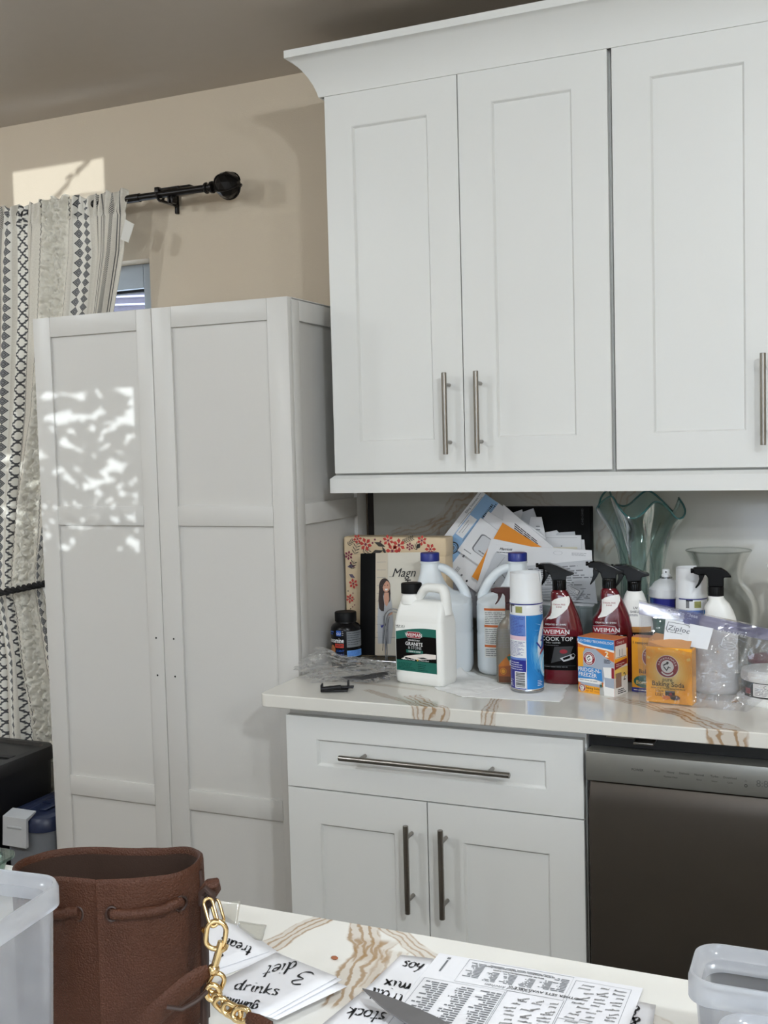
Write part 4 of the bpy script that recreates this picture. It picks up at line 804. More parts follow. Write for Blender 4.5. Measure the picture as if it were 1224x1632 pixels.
f.rect(.0545, 0, .0665, .018, M_LTGREY, 4).rect(.055, .016, .0605, .026, M_GREEN, 4).poly([(.0635, .062), (.091, .064), (.091, 0), (.066, 0), (.0635, .022), (.067, .04)], M_CWHITE, 5).poly([(.067, .04), (.091, .0395), (.091, .018), (.068, .02)], M_CARTGREY, 6).rect(.0845, .04, .091, .063, M_MAR, 6)
f.build('label_print', on_front(0), t)
sd = Print(); on_right = lambda W_: (lambda u, v, h: (W_ + h, u, v))
sd.rect(0, 0, .0551, .1235, M_CWHITE, 1).rect(0, .1, .0551, .1235, M_MAR, 2).rect(0, .065, .0551, .1, M_CARTON, 2).rect(.003, .082, .05, .11, M_CWHITE, 3).text('11', .026, .086, .022, GREYINK, 4).micro(.006, .083, .047, .085, 1, INK, 4).text('Change it', .025, .114, .008, M_CWHITE, 3).poly([(0, .058), (.052, .066), (.052, .078), (0, .073)], M_MAR, 3).micro(.006, .0635, .045, .0715, 2, M_CWHITE, 4, .3).rect(.0, .04, .0551, .06, M_PALEY, 2)
sd.rect(.004, .018, .028, .05, mat('carton_photo', (150, 120, 104), .5, var=.4, scale=80), 3).text('2', .041, .031, .024, INK, 3).micro(.012, .003, .05, .015, 3, INK, 3, .5, words=3)
sd.build('side_print', on_right(.091), t)
# yellow carton behind the bag
t = carton('baking_soda_box', 'yellow baking soda box half hidden behind the left edge of the zip bag', (0.741, -0.371, ZT0), -6, .096, .034, .121, M_CARTON, M_CORANGE)
f = Print(); emblem(f, .048, .079, .0235); f.text('1 teaspoon', .002, .107, .0085, INK, 2, .01, align='LEFT').text('Baking Soda', .048, .042, .0135, INK, 2, .02).disc(.03, .024, .026, M_GREEN, 2, ry=.014).text('Bonus', .024, .018, .012, M_PALEY, 3, .03).rect(0, 0, .096, .0095, M_NAVY, 2).micro(.004, .0025, .05, .006, 1, M_CWHITE, 3)
f.build('label_print', on_front(0), t)
# baking soda carton inside the zip bag
t = carton('baking_soda_box', 'yellow pure baking soda box with open flap inside the zip bag', (0.788, -0.461, ZT0 + .0012), -6.1, .0965, .0345, .1185, M_CARTON, mat('carton_inside', (176, 140, 108), .7))
obj('open_flap', MB().add([(0.004, .002, .119), (.092, .002, .119), (.09, .03, .134), (.012, .033, .142), (.001, .018, .13)], [(0, 1, 2, 3, 4)]), mat('carton_flap', (206, 150, 100), .6), t, smooth=0, solid=.0008)
f = Print()
for k in range(16):
    a = 2 * PI * k / 16; f.poly([(.0475 + .02 * math.cos(a - .05), .079 + .02 * math.sin(a - .05)), (.0475 + .05 * math.cos(a - .06), .079 + .046 * math.sin(a - .06)), (.0475 + .05 * math.cos(a + .08), .079 + .046 * math.sin(a + .08)), (.0475 + .02 * math.cos(a + .06), .079 + .02 * math.sin(a + .06))], M_PALEY if k % 2 else mat('carton_gold', (236, 176, 62), .45), 1)
for k in range(6): f.disc(.0475, .066, .046 - .005 * k, mat('carton_glow%d' % k, (240, 172 + 8 * k, 48 + 18 * k), .45), 2 + .1 * k, 40, ry=.052 - .006 * k)
for sh in f.sh: sh[0][:] = [(max(.002, min(.0945, a)), max(.002, min(.1165, c))) for a, c in sh[0]]
emblem(f, .0455, .0785, .0228, 3)
f.text('pure', .0455, .0468, .0115, INK, 4).text('Baking Soda', .0465, .0362, .0142, INK, 4, .03).text("America's #1 Trusted Baking Soda Brand", .0465, .0305, .0043, INK, 4, .01)
f.text('100+', .0285, .0225, .0088, M_BROWN, 4, .03).text('USES', .0285, .0148, .0088, M_BROWN, 4, .03)
f.rect(.0405, .0155, .061, .0275, INK, 4).rect(.041, .0245, .0605, .0275, GREYINK, 5).disc(.052, .0205, .003, M_RED, 5).disc(.043, .0125, .0085, M_CORANGE, 5, ry=.0045).disc(.061, .0135, .0105, M_BROWN, 5, ry=.0055).disc(.058, .0125, .006, INK, 6, ry=.003)
f.build('label_print', on_front(0), t)
# --- glass vases
M_TEAL = film('teal_glass', (240, 247, 246), 0.98, 0.03, gloss=0.6, edge=(186, 210, 208), blend=0.25, wscale=20)
M_CLEARG = film('clear_glass', (252, 253, 253), 0.99, 0.02, gloss=0.5, edge=(226, 230, 229), blend=0.15, wscale=20)
t = thing('glass_vase', 'tall teal glass vase with wavy flared rim behind the spray bottles', 'vase', (0.7205, -0.13, ZT0), 10)
TP = [(0.0, .034), (.01, .038), (.06, .042), (.14, .044), (.2, .0445), (.25, .047), (.29, .0535), (.325, .064), (.355, .077), (.38, .091), (.398, .1)]
def teal_ring(z, r, q, n=120):
    out = []
    for j in range(n):
        a = 2 * PI * j / n; k = max(0, (z - .2) / .2)
        rr = r * (1 + (.10 - .03 * k) * math.cos(5 * a + 2.2 * z / .4) + .03 * math.cos(10 * a + 1 + 4 * z)) + q
        out.append((rr * math.cos(a), rr * math.sin(a), z + .021 * k * k * math.sin(5 * a + 1.0) + .012 * k * math.cos(a - 2.4)))
    return out
zs = [.4 * i / 44 for i in range(45)]
obj('body', MB().loft([teal_ring(z, interp(TP, z)[0], 0) for z in zs], False).loft([teal_ring(z, interp(TP, z)[0], -.0035) for z in zs[2:]], False), M_TEAL, t, smooth=80)
rim = teal_ring(.4, interp(TP, .4)[0], -.002)
obj('rim', MB().tube(rim, .0024, 8, True), mat('teal_glass_edge', (52, 98, 98), .06, spec=.9), t)
for k in range(5):
    obj('glass_thread', MB().tube([(lambda a, r: (r * math.cos(a), r * math.sin(a), z))((2 * PI * (k + .12) / 5) - .44 * z / .4 * 1.0 - .5 * math.sin(z * 12), interp(TP, z)[0] * 1.1) for z in [.05 + .31 * i / 24 for i in range(25)]], .0019, 6), M_TEAL, t)
obj('base', MB().lathe([(.034, 0), (.034, .004), (.03, .012)], 32), M_TEAL, t)
t = thing('glass_vase', 'clear glass vase with round belly and flared rim at the right', 'vase', (0.897, -0.112, ZT0), 0)
VP = [(.045, 0), (.05, .003), (.062, .03), (.08, .075), (.0905, .12), (.0925, .145), (.088, .172), (.075, .195), (.06, .21), (.0525, .224), (.0525, .238), (.058, .258), (.067, .276), (.0755, .2895)]
obj('body', MB().lathe(VP, 64, caps=False).lathe([(r - .003, z + .002) for r, z in VP], 64, caps=False), M_CLEARG, t, smooth=80)
obj('rim', MB().tube([(.074 * math.cos(2 * PI * j / 64), .074 * math.sin(2 * PI * j / 64), .2895) for j in range(64)], .0016, 8, True), M_CLEARG, t)
obj('base', MB().lathe([(.048, 0), (.05, .004), (.044, .008)], 40), M_CLEARG, t)

# --- tub and dark jar at the right edge
t = thing('white_tub', 'white round tub with black label at the right edge of the worktop', 'tub', (1.035, -0.372, ZT0), -8)
obj('base_rim', MB().lathe([(.071, 0), (.0725, .003), (.0725, .011), (.066, .016)], 56), M_HDPE, t)
obj('body', MB().lathe([(.062, .012), (.0625, .015), (.0625, .05)], 56), M_HDPE, t)
obj('lid', MB().lathe([(.0635, .048), (.0645, .05), (.0645, .058), (.063, .0595), (.063, .062), (.0625, .0665), (.058, .068)], 56), M_HDPE, t)
pr = Print(); R = .0625; C_ = lambda a: math.radians(a) * R
pr.rect(C_(-95), .0155, C_(95), .0475, M_LBLACK, 1).rect(C_(-46), .022, C_(-32), .034, M_RED, 2).rr(C_(-26), .019, C_(40), .046, .002, M_CWHITE, 2).micro(C_(-22), .021, C_(36), .037, 5, GREYINK, 3, .3).text('C', C_(-2), .037, .009, INK, 3).rect(C_(-60), .016, C_(-50), .0205, M_CWHITE, 2)
pr.build('label_print', on_cyl(R), t, step=.005)
t = thing('ridged_jar', 'dark jar with ridged lid and maroon band behind the white tub', 'jar', (1.03, -0.245, ZT0), 0)
M_JAR = mat('jar_charcoal', (72, 72, 78), .4)
obj('body', MB().lathe([(.05, 0), (.054, .004), (.054, .034)], 48), M_JAR, t)
obj('lid', cap_ridged(.056, .026, .032, 60), M_JAR, t)
obj('lid_band', MB().lathe([(.0545, .0575), (.0565, .0585), (.0565, .0665), (.05, .069)], 56), mat('jar_maroon', (128, 38, 62), .4), t)

# --- paper towels
M_TOWEL = mat('paper_towel', (236, 236, 234), .95, bump=.5, bscale=900, bdist=.0006, var=.02)
def sheet_grid(name, A, B, C_, D, n, m, label, cat, amp, hump=None, z0=ZT0 + .0004, group=None, solid=.0006):
    A, B, C_, D = map(Vector, (A, B, C_, D)); vs = []; fs = []
    for i in range(n + 1):
        for j in range(n + 1):
            u, v = i / n, j / n; p = A * ((1 - u) * (1 - v)) + B * (u * (1 - v)) + C_ * (u * v) + D * ((1 - u) * v)
            h = amp * abs(mnoise.fractal(Vector((p.x * 22, p.y * 22, 1)), 1, 2, 4)); w_ = .004 * mnoise.noise(Vector((p.x * 40, p.y * 40, 5)))
            if hump:
                for hx, hy, hr, hh in hump: h += hh * math.exp(-((p.x - hx) ** 2 + (p.y - hy) ** 2) / hr ** 2) * (1 + .5 * mnoise.noise(Vector((p.x * 90, p.y * 90, 2))))
            vs.append((p.x + w_, p.y + w_, z0 + h))
    for i in range(n):
        for j in range(n): a = i * (n + 1) + j; fs.append((a, a + n + 1, a + n + 2, a + 1))
    mb = MB().add(vs, fs); o = obj(name, mb, m, smooth=60, solid=solid); return tag(o, label, cat, group)
sheet_grid('paper_towel', (0.3088,-0.4734,0.9142), (0.4102,-0.5379,0.9142), (0.4698,-0.3909,0.9142), (0.3085,-0.2664,0.9142), 40, M_TOWEL, 'white paper towel crumpled against the white cleaner jug', 'paper towel', .0035, [((0.3132,-0.3252,0.9142)[0], (0.3132,-0.3252,0.9142)[1], .017, .032)])
sheet_grid('paper_towel', (0.3991,-0.5352,0.9142), (0.6164,-0.5159,0.9142), (0.592,-0.3471,0.9142), (0.387,-0.3466,0.9142), 44, M_TOWEL, 'white paper towel spread flat under the blue spray can', 'paper towel', .0009)

# --- clear plastic bag with black hardware at the left end
M_BAGFILM = film('crinkled_bag_film', (252, 252, 252), 0.91, 0.03, haze=(244, 245, 246), gloss=.7, blend=.25, wrinkle=.4, wscale=60)
b = MB(); n1, n2 = 64, 40; c = Vector((0.1029,-0.4533,0.9142)); ax = Vector((.93, .36, 0)); ay = Vector((-.36, .93, 0))
for i in range(n2 + 1):
    for j in range(n1):
        ph = PI * i / n2; th = 2 * PI * j / n1; x = math.sin(ph) * math.cos(th); y = math.sin(ph) * math.sin(th); z = math.cos(ph)
        q = mnoise.fractal(Vector((x * 2.6, y * 2.6, z * 2.6 + 4)), .8, 2.2, 5); rg = abs(mnoise.noise(Vector((x * 5, y * 3, z * 5 + 9))))
        s = 1 + .34 * q - .34 * rg
        zz = (.028 * (z * s) + .028 + .028 * math.exp(-((x + .62) / .28) ** 2) * max(0, z)) * (1 - .25 * x)
        p = c + ax * (.125 * math.copysign(abs(x) ** .8, x) * s) + ay * (.058 * y * s); b.v.append((p.x, p.y, max(.9148, .913 + zz)))
for i in range(n2):
    for j in range(n1): b.f.append((i * n1 + j, i * n1 + (j + 1) % n1, (i + 1) * n1 + (j + 1) % n1, (i + 1) * n1 + j)); b.m.append(0)
tag(obj('plastic_bag', b, M_BAGFILM, smooth=14), 'crumpled clear plastic bag of black hardware at the left end of the worktop', 'bag')
M_HW = mat('black_hardware', (30, 29, 31), .4, .4)
A, B = Vector((0.0362,-0.46,0.9129)), Vector((0.1806,-0.425,0.9297))
hb = thing('hardware_bar', 'flat black hardware bar lying inside the clear plastic bag', 'hardware', tuple(A))
d = B - A; b = MB().prism([(0, -.004), (d.length * .5, -.007), (d.length, -.006), (d.length, .006), (d.length * .5, .005), (0, .003)], -.003, .003)
o = obj('bar', b, M_HW, hb, bevel=.001); o.rotation_euler = (0.3, -math.atan2(d.z, math.hypot(d.x, d.y)), math.atan2(d.y, d.x))
obj('screw', MB().lathe([(.004, 0), (.004, .003), (.002, .0032), (.002, .012)], 12).xform(Matrix.Translation((.03, -.004, .006)) @ Matrix.Rotation(PI / 2, 4, 'X')), M_STEEL, hb)
hb = thing('hardware_bracket', 'small black hardware brackets at the front of the clear plastic bag', 'hardware', (0.1061,-0.5676,0.9155), 20)
obj('bracket', MB().box(-.032, .03, -.012, .012, 0, .004, .001).box(-.032, -.028, -.012, .012, 0, .016, .001), M_HW, hb)
obj('bracket', MB().box(-.015, .042, .0, .016, .0045, .009, .001).box(.028, .032, 0, .016, .0045, .022, .001), M_HW, hb)
obj('hinge_pin', MB().tube([(-.03, -.016, .008), (.015, -.014, .012)], .005, 10), M_HW, hb)

# --- zip bag round the baking soda box
M_ZIP = film('zip_bag_film', (248, 248, 250), 0.89, 0.04, haze=(198, 202, 206), gloss=0.9, blend=.35, wrinkle=.4, wscale=26)
M_ZIPSTRIP = film('zip_strip', (206, 204, 222), 0.62, 0.1, haze=(168, 168, 196), gloss=.7); M_ZIPLBL = mat('bag_label', (222, 224, 228), .5)
zb = thing('zip_bag', 'large clear zip bag standing round the yellow baking soda box', 'bag', (0.9, -0.45, ZT0))
ztl, ztr = (0.7693,-0.425,1.1264), (1.0297,-0.425,1.0781)
def zpt(u, v, side):
    """u along the bag from its left edge, v from the counter to the zip"""
    xb = lerp(u, .776, .992); xt = ztl[0] + (ztr[0] - ztl[0]) * u * 1.35; ztop = ztl[2] + (ztr[2] - ztl[2]) * u * 1.35
    x = lerp(v ** .8, xb, xt); z = lerp(v, .9155, ztop)
    full = math.sin(PI * min(1, .18 + v * .82)) ** .6
    wr = .0055 * mnoise.fractal(Vector((u * 7 + v * 2.5, v * 4.5 - u * 2, side)), .9, 2, 4) * (1.2 if u > .33 else .25) * (.3 + full) * (.12 if u < .5 and v > .55 else 1)
    y = lerp(v, -.477 if side > 0 else -.418, -.426) + (-.006 if side > 0 else .012) * full * (1 if u > .3 else .4) + wr
    y -= (.03 if side > 0 else .05) * max(0, u - .62) * (1 - v)
    if side > 0 and u < .42 and v < .6: y = min(y, -.4648 - .031 * u)
    return (x - .9, y + .45, z - ZT0)
for side, nm in ((1, 'front_film'), (-1, 'back_film')):
    b = MB(); nu, nv = 70, 44
    b.add([zpt(i / nu, j / nv, side) for i in range(nu + 1) for j in range(nv + 1)], [(i * (nv + 1) + j, (i + 1) * (nv + 1) + j, (i + 1) * (nv + 1) + j + 1, i * (nv + 1) + j + 1) for i in range(nu) for j in range(nv)])
    obj(nm, b, M_ZIP, zb, smooth=80)
def zmap(u, v, h): p = zpt(u, v, 1); return (p[0], p[1] - h, p[2])
pr = Print(); pr.rect(0, .86, 1, .985, M_ZIPSTRIP, 1).rect(0, .915, 1, .93, M_ZIPSTRIP, 2).rect(0, .955, 1, .968, M_ZIPSTRIP, 2); pr.build('zip_strip', zmap, zb, .03, .03)
wp = film('bag_white_print', (240, 240, 242), .25, .3, haze=(232, 234, 238), gloss=.2)
pr = Print(); pr.rect(.165, .635, .455, .87, M_ZIPLBL, 3).text('Ziploc', .2525, .765, .075, mat('bag_print_grey', (92, 96, 104), .6), 8, .0, .15, sx=.72).micro(.2, .742, .30, .752, 1, GREYINK, 8)
pr.line([(.19, .74), (.175, .77), (.185, .845), (.31, .85), (.315, .83)], .006, GREYINK, 8)
pr.text('Open to Close', .26, .94, .05, wp, 3, .01, sx=.6).micro(.2, .9, .33, .925, 2, wp, 3, .3).text('FOLD N FILL', .565, .84, .052, wp, 3, .015, .2, sx=.6)
for k, (cy_, rx, ry) in enumerate(((.79, .042, .03), (.725, .042, .03), (.7, .055, .03))): pr.line([(.57 + rx * math.cos(2 * PI * i / 20), cy_ + ry * math.sin(2 * PI * i / 20)) for i in range(21)], .0065, wp, 3)
pr.line([(.528, .79), (.528, .725)], .005, wp, 3).line([(.612, .79), (.612, .725)], .005, wp, 3); pr.build('bag_print', zmap, zb, .04, .04)

# --- cookbook on its wire stand, floral box
M_PAGE = mat('page_paper', (226, 220, 208), .8); M_COVER = mat('cover_paper', (212, 206, 192), .5, var=.02); M_BSPINE = mat('book_cloth', (9, 9, 10), .7, spec=.2, bump=.1, bscale=700)
bx0 = (0.0251,-0.252,0.9335)
t = thing('cookbook', 'cookbook with black spine and a smiling woman on its pale cover', 'book', (bx0[0], -.252, bx0[2])); t.rotation_euler = (-.165, math.radians(-2.2), 0)
BW, BH, BT = .166, .262, .026
obj('cover', MB().box(0, BW, 0, .0025, 0, BH, .0006).box(0, BW, BT - .0025, BT, 0, BH, .0006), M_COVER, t)
obj('page_block', MB().box(.004, BW - .003, .0026, BT - .0026, .003, BH - .003), M_PAGE, t, smooth=0)
obj('spine', MB().box(-.003, .001, -.0004, BT + .0004, 0, BH, .001).box(0, .0405, -.0009, -.0001, 0, BH, .0003), M_BSPINE, t)
pr = Print(); M_SHIP = mat('cover_shiplap', (202, 190, 170), .6); M_HAIR = mat('print_dark_hair', (46, 32, 30), .6); M_SKIN = mat('print_skin', (196, 146, 122), .6); M_DRESS = mat('print_grey_dress', (176, 178, 182), .6); M_DRS2 = mat('print_dress_fold', (140, 142, 148), .6)
pr.rect(.041, .0, .075, .262, M_SHIP, 1)
for k in range(10): pr.rect(.045, .238 - .02 * k, .07, .2388 - .02 * k, GREYINK, 2)
pr.rect(.041, .045, .2, .046, GREYINK, 2)
pr.text('Magn', .086, .2, .0315, INK, 2, 0, .35, 'LEFT', sx=.98).text('Ta', .117, .171, .0315, INK, 2, 0, .35, 'LEFT', sx=.9).rect(.079, .2, .088, .2008, INK, 2)
pr.poly([(.049, .03), (.085, .03), (.092, .08), (.088, .125), (.083, .155), (.06, .157), (.05, .135), (.047, .09)], M_DRESS, 2).poly([(.06, .03), (.066, .03), (.068, .1), (.064, .1)], M_DRS2, 3).poly([(.075, .03), (.079, .03), (.078, .09), (.074, .1)], M_DRS2, 3)
pr.poly([(.05, .13), (.054, .09), (.074, .097), (.086, .1), (.086, .107), (.07, .105)], M_DRESS, 3).poly([(.078, .1), (.089, .105), (.09, .112), (.08, .109)], M_SKIN, 4)
pr.disc(.0665, .1745, .0158, M_HAIR, 2, ry=.0225).poly([(.0525, .18), (.051, .16), (.05, .14), (.052, .12), (.058, .113), (.0655, .112), (.0665, .13), (.0635, .15), (.0625, .172)], M_HAIR, 5).poly([(.0815, .176), (.0835, .158), (.0825, .14), (.0785, .133), (.077, .15), (.0785, .165)], M_HAIR, 3)
pr.poly([(.0665, .16), (.0785, .16), (.08, .143), (.0765, .13), (.073, .124), (.067, .132), (.065, .146)], M_SKIN, 4)
pr.disc(.0715, .1755, .0105, M_SKIN, 4, ry=.0145).poly([(.067, .1695), (.0765, .1698), (.0745, .1655), (.0695, .1653)], M_CWHITE, 5).disc(.0678, .1785, .0014, M_HAIR, 5, 8).disc(.0755, .1788, .0014, M_HAIR, 5, 8).poly([(.0745, .1935), (.066, .193), (.0605, .184), (.061, .172), (.0655, .182)], M_HAIR, 5)
pr.poly([(.0555, .076), (.066, .078), (.06, .069)], M_NAVY, 4).line([(.075, .1), (.066, .06), (.062, .012)], .0014, INK, 3).line([(.08, .098), (.073, .055), (.071, .012)], .0014, INK, 3)
pr.build('cover_print', on_front(-.0009), t)
st = thing('book_stand', 'chrome wire book stand holding the cookbook up', 'book stand', (.1, -.24, ZT0)); M_CHROME = mat('chrome_wire', (158, 158, 160), .3, 1.0)
arch = lambda x0, x1, y, h: [(x0, y, .003)] + [(x0, y, h * .25 * k) for k in range(1, 4)] + [((x0 + x1) / 2 - (x1 - x0) / 2 * math.cos(q), y, h * .82 + h * .18 * math.sin(q)) for q in [PI * k / 12 for k in range(13)]] + [(x1, y, h * .25 * k) for k in (3, 2, 1)] + [(x1, y, .003)]
obj('wire_arm', MB().tube(arch(.008, .058, -.042, .148), .0015, 8), M_CHROME, st); obj('wire_arm', MB().tube(arch(.0125, .0535, -.042, .141), .0012, 8), M_CHROME, st)
obj('ledge', MB().tube([(-.046, -.045, .014), (.075, -.045, .014)], .0022, 8).tube([(-.046, .02, .014), (.075, .02, .014)], .0022, 8), M_CHROME, st)
obj('foot', MB().tube([(-.046, -.046, .002), (-.046, -.046, .013), (-.046, .02, .013), (-.046, .02, .002)], .0022, 8), M_CHROME, st); obj('foot', MB().tube([(.075, -.046, .002), (.075, -.046, .013), (.075, .02, .013), (.075, .02, .002)], .0022, 8), M_CHROME, st)
M_FLORAL = mat('floral_paper', (222, 200, 166), .6, var=.03); fl = (-0.0486,-0.176,1.2326); FH = fl[2] - ZT0
fb = thing('floral_box', 'cream box with red flowers and dark leaves beside the pantry', 'box', (-.0495, -.176, ZT0)); FW = .285
obj('box_body', MB().box(0, FW, 0, .055, 0, FH - .03, .003), M_FLORAL, fb)
lid = obj('box_lid', MB().box(-.002, FW + .002, -.0015, .0565, FH - .05, FH, .005, seg=3), M_FLORAL, fb)
pr = Print(); FR = mat('flower_red', (196, 66, 58), .6); FD = mat('leaf_dark', (62, 58, 54), .6); FP = mat('flower_plum', (128, 48, 72), .6); FV = mat('leaf_violet', (104, 92, 112), .6)
def flower(u, v, r, m, n=6, a0=0.2):
    for k in range(n):
        a = a0 + 2 * PI * k / n; c_, s_ = math.cos(a), math.sin(a)
        pr.poly([(u + r * (.2 * c_), v + r * (.2 * s_)), (u + r * (.66 * c_ - .27 * s_), v + r * (.66 * s_ + .27 * c_)), (u + r * c_, v + r * s_), (u + r * (.66 * c_ + .27 * s_), v + r * (.66 * s_ - .27 * c_))], m, 2)
    pr.disc(u, v, r * .2, FP, 3, 10)
def sprig(u, v, a, n, L_, m):
    for k in range(n):
        q = k * L_ * .62; x, y = u + q * math.cos(a), v + q * math.sin(a)
        for sgn in (-1, 1):
            b_ = a + sgn * .9; pr.line([(x, y), (x + L_ * .6 * math.cos(b_), y + L_ * .6 * math.sin(b_)), (x + L_ * math.cos(b_), y + L_ * math.sin(b_))], [.0006, .0026, .0005], m, 1)
    pr.line([(u, v), (u + n * L_ * .62 * math.cos(a), v + n * L_ * .62 * math.sin(a))], .0009, m, 1)
def lf(u, v, a, L_, w_, m): c_, s_ = math.cos(a), math.sin(a); pr.poly([(u, v), (u + L_ * .45 * c_ - w_ * s_, v + L_ * .45 * s_ + w_ * c_), (u + L_ * c_, v + L_ * s_), (u + L_ * .45 * c_ + w_ * s_, v + L_ * .45 * s_ - w_ * c_)], m, 1)
for u, dv, r, m in ((.040, -.006, .014, FR), (.063, -.02, .0165, FR), (.128, -.009, .017, FR), (.158, -.021, .0165, FR), (.139, -.036, .017, FR), (.188, -.024, .010, FP), (.222, -.008, .015, FR), (.013, -.05, .0115, FP), (.024, -.125, .0125, FR), (.013, -.165, .011, FR), (.245, -.03, .014, FR)): flower(u, FH + min(dv, -.004), r * (1.12 if dv < -.017 else .95), m, 6, u * 30)
sprig(.012, FH - .022, .7, 4, .0085, FD); sprig(.03, FH - .045, 1.25, 4, .014, FD); sprig(.055, FH - .04, .4, 3, .012, FD); sprig(.168, FH - .012, .35, 6, .009, FD); sprig(.2, FH - .03, .8, 3, .01, FD); sprig(.02, FH - .085, 1.2, 3, .012, FD)
lf(.088, FH - .014, -.35, .034, .006, FD); lf(.075, FH - .047, .3, .04, .008, FD); lf(.11, FH - .025, -1.1, .026, .004, FD); lf(.008, FH - .08, .1, .022, .0055, FV); lf(.012, FH - .1, -.5, .02, .005, FV); lf(.206, FH - .03, .9, .02, .006, FD)
for k in range(14): pr.disc(.008 + .02 * ((k * 37) % 10) / 10, FH - .145 - .0075 * k * .7, .0018, FP if k % 3 else FD, 1, 8)
for u, v in ((.083, -.016), (.106, -.012), (.09, -.007), (.018, -.07), (.026, -.078)): pr.disc(u, FH + v, .0028, FP, 1, 8)
pr.build('floral_print', on_front(-.0017), fb)

# --- black box, mail and its clear bin against the backsplash
t = thing('black_box', 'thin black box leaning on the backsplash behind the mail', 'box', (.29, -.052, ZT0)); bh = (0.5793,-0.052,1.3023); BX = bh[0] - .29
obj('box_body', MB().box(0, BX, 0, .036, 0, bh[2] - ZT0, .0012), mat('matte_black_card', (9, 9, 10), .75, spec=.25), t)
pr = Print(); pr.text('C-HD-OHID', BX - .0165, bh[2] - ZT0 - .046, .0078, mat('faint_grey_ink', (84, 84, 86), .7), 1, .01, align='LEFT', rot=PI / 2); pr.build('box_lettering', on_front(0), t)
M_ACRYL = film('clear_bin_plastic', (222, 230, 230), .55, .12, haze=(196, 204, 206), gloss=.5)
t = thing('clear_bin', 'clear plastic bin holding the mail behind the spray bottles', 'bin', (.468, -.118, ZT0))
X2, Y2, H2 = .14, .045, .15
for nm, q in (('front_wall', (-X2, X2, -Y2, -Y2 + .002, 0, H2)), ('back_wall', (-X2, X2, Y2 - .002, Y2, 0, H2)), ('side_wall', (-X2, -X2 + .002, -Y2 + .002, Y2 - .002, 0, H2)), ('side_wall', (X2 - .002, X2, -Y2 + .002, Y2 - .002, 0, H2)), ('floor_plate', (-X2 + .002, X2 - .002, -Y2 + .002, Y2 - .002, 0, .002))): obj(nm, MB().box(*q), M_ACRYL, t, smooth=0)
obj('rim', MB().tube([(-X2, -Y2, H2), (X2, -Y2, H2), (X2, Y2, H2), (-X2, Y2, H2)], .003, 8, True), M_ACRYL, t)
obj('clip_tab', MB().box(X2 - .06, X2 - .03, -Y2 - .006, -Y2 - .001, H2 - .03, H2 + .004, .001), M_ACRYL, t)
M_PAPER = mat('white_paper', (228, 228, 230), .8, var=.015); M_PAPERG = mat('grey_paper', (196, 198, 202), .8); M_BILLBLUE = mat('bill_blue', (142, 178, 214), .8); M_ORENV = mat('orange_envelope', (226, 142, 42), .7); M_WINDOW = mat('envelope_window', (206, 208, 212), .3); M_CREAM = mat('cream_paper', (232, 226, 206), .8)
def mail(name, label, quad, y, m, cat='envelope', group=None, th=.0016, tilt=0.0):
    """sheet standing up at depth y; quad = (x, z) corners bottom-left, bottom-right, top-right, top-left"""
    o = thing(name, label, cat, (quad[0][0], y, quad[0][1]), 0, group); q0 = quad[0]
    P_ = [(a - q0[0], c - q0[1]) for a, c in quad]
    obj('sheet', MB().prism(P_, 0, th), m, o, smooth=0)
    V = [Vector((a, 0, c)) for a, c in P_]
    return o, (lambda u, v, h: tuple(V[0] * ((1 - u) * (1 - v)) + V[1] * (u * (1 - v)) + V[2] * (u * v) + V[3] * ((1 - u) * v) + Vector((0, -h, 0))))
y = -.066
for k, (q, lb_) in enumerate(((((0.4348,1.1872), (0.5489,1.189), (0.4965,1.2442), (0.4637,1.2375)), 'white envelope tip peeking up at the left of the right hand mail stack'), (((0.4654,1.1801), (0.5514,1.1815), (0.5443,1.2417), (0.4991,1.2382)), 'grey envelope corner behind the white envelopes in front of the black box'), (((0.4565,1.1723), (0.573,1.1744), (0.5689,1.2217), (0.4641,1.2254)), 'white envelope second in the upright stack before the black box'), (((0.4576,1.1695), (0.5628,1.1746), (0.5621,1.2331), (0.4653,1.2322)), 'white envelope with cream lower half at the front of the upright stack'))):
    o, f = mail('envelope', lb_, q, y - .004 * k, (M_PAPER, M_PAPERG, M_PAPER, M_PAPER)[k], group='mail standing in the clear bin')
    if k == 3: pr = Print(); pr.rect(.02, .02, .9, .5, M_CREAM, 1).line([(0, .9), (.9, .9)], .01, GREYINK, 1).disc(.5, .55, .02, GREYINK, 2); pr.build('envelope_print', f, o)
for k, (q, lb_) in enumerate(((((0.3569,1.2041), (0.4243,1.2371), (0.4122,1.2981), (0.3838,1.2885)), 'white envelope corner topmost left behind the orange envelope'), (((0.3913,1.2048), (0.4614,1.2457), (0.4428,1.3015), (0.4146,1.2919)), 'pale grey envelope corner topmost in the middle above the orange envelope'), (((0.4117,1.1813), (0.4839,1.1825), (0.4645,1.2794), (0.4367,1.2793)), 'white folded letter standing right of the orange envelope'))):
    o, f = mail('envelope', lb_, q, -.084 - .003 * k, (M_PAPER, M_PAPERG, M_PAPER)[k], group='mail standing in the clear bin')
    if k == 2: pr = Print(); pr.micro(.5, .45, .8, .8, 4, GREYINK, 1, .3); pr.build('envelope_print', f, o)
o, f = mail('plastic_mailer', 'grey plastic mailer with red print behind the left blue cap jug', ((0.1354,1.0101), (0.3631,1.0192), (0.2183,1.2104), (0.1206,1.1975)), -.1, mat('mailer_grey', (148, 148, 154), .4))
pr = Print(); pr.poly([(0, .5), (.15, .5), (.45, 1), (0, 1)], M_PAPERG, 1).micro(.2, .88, .9, .97, 4, M_RED, 2, .3); pr.build('mailer_print', f, o)
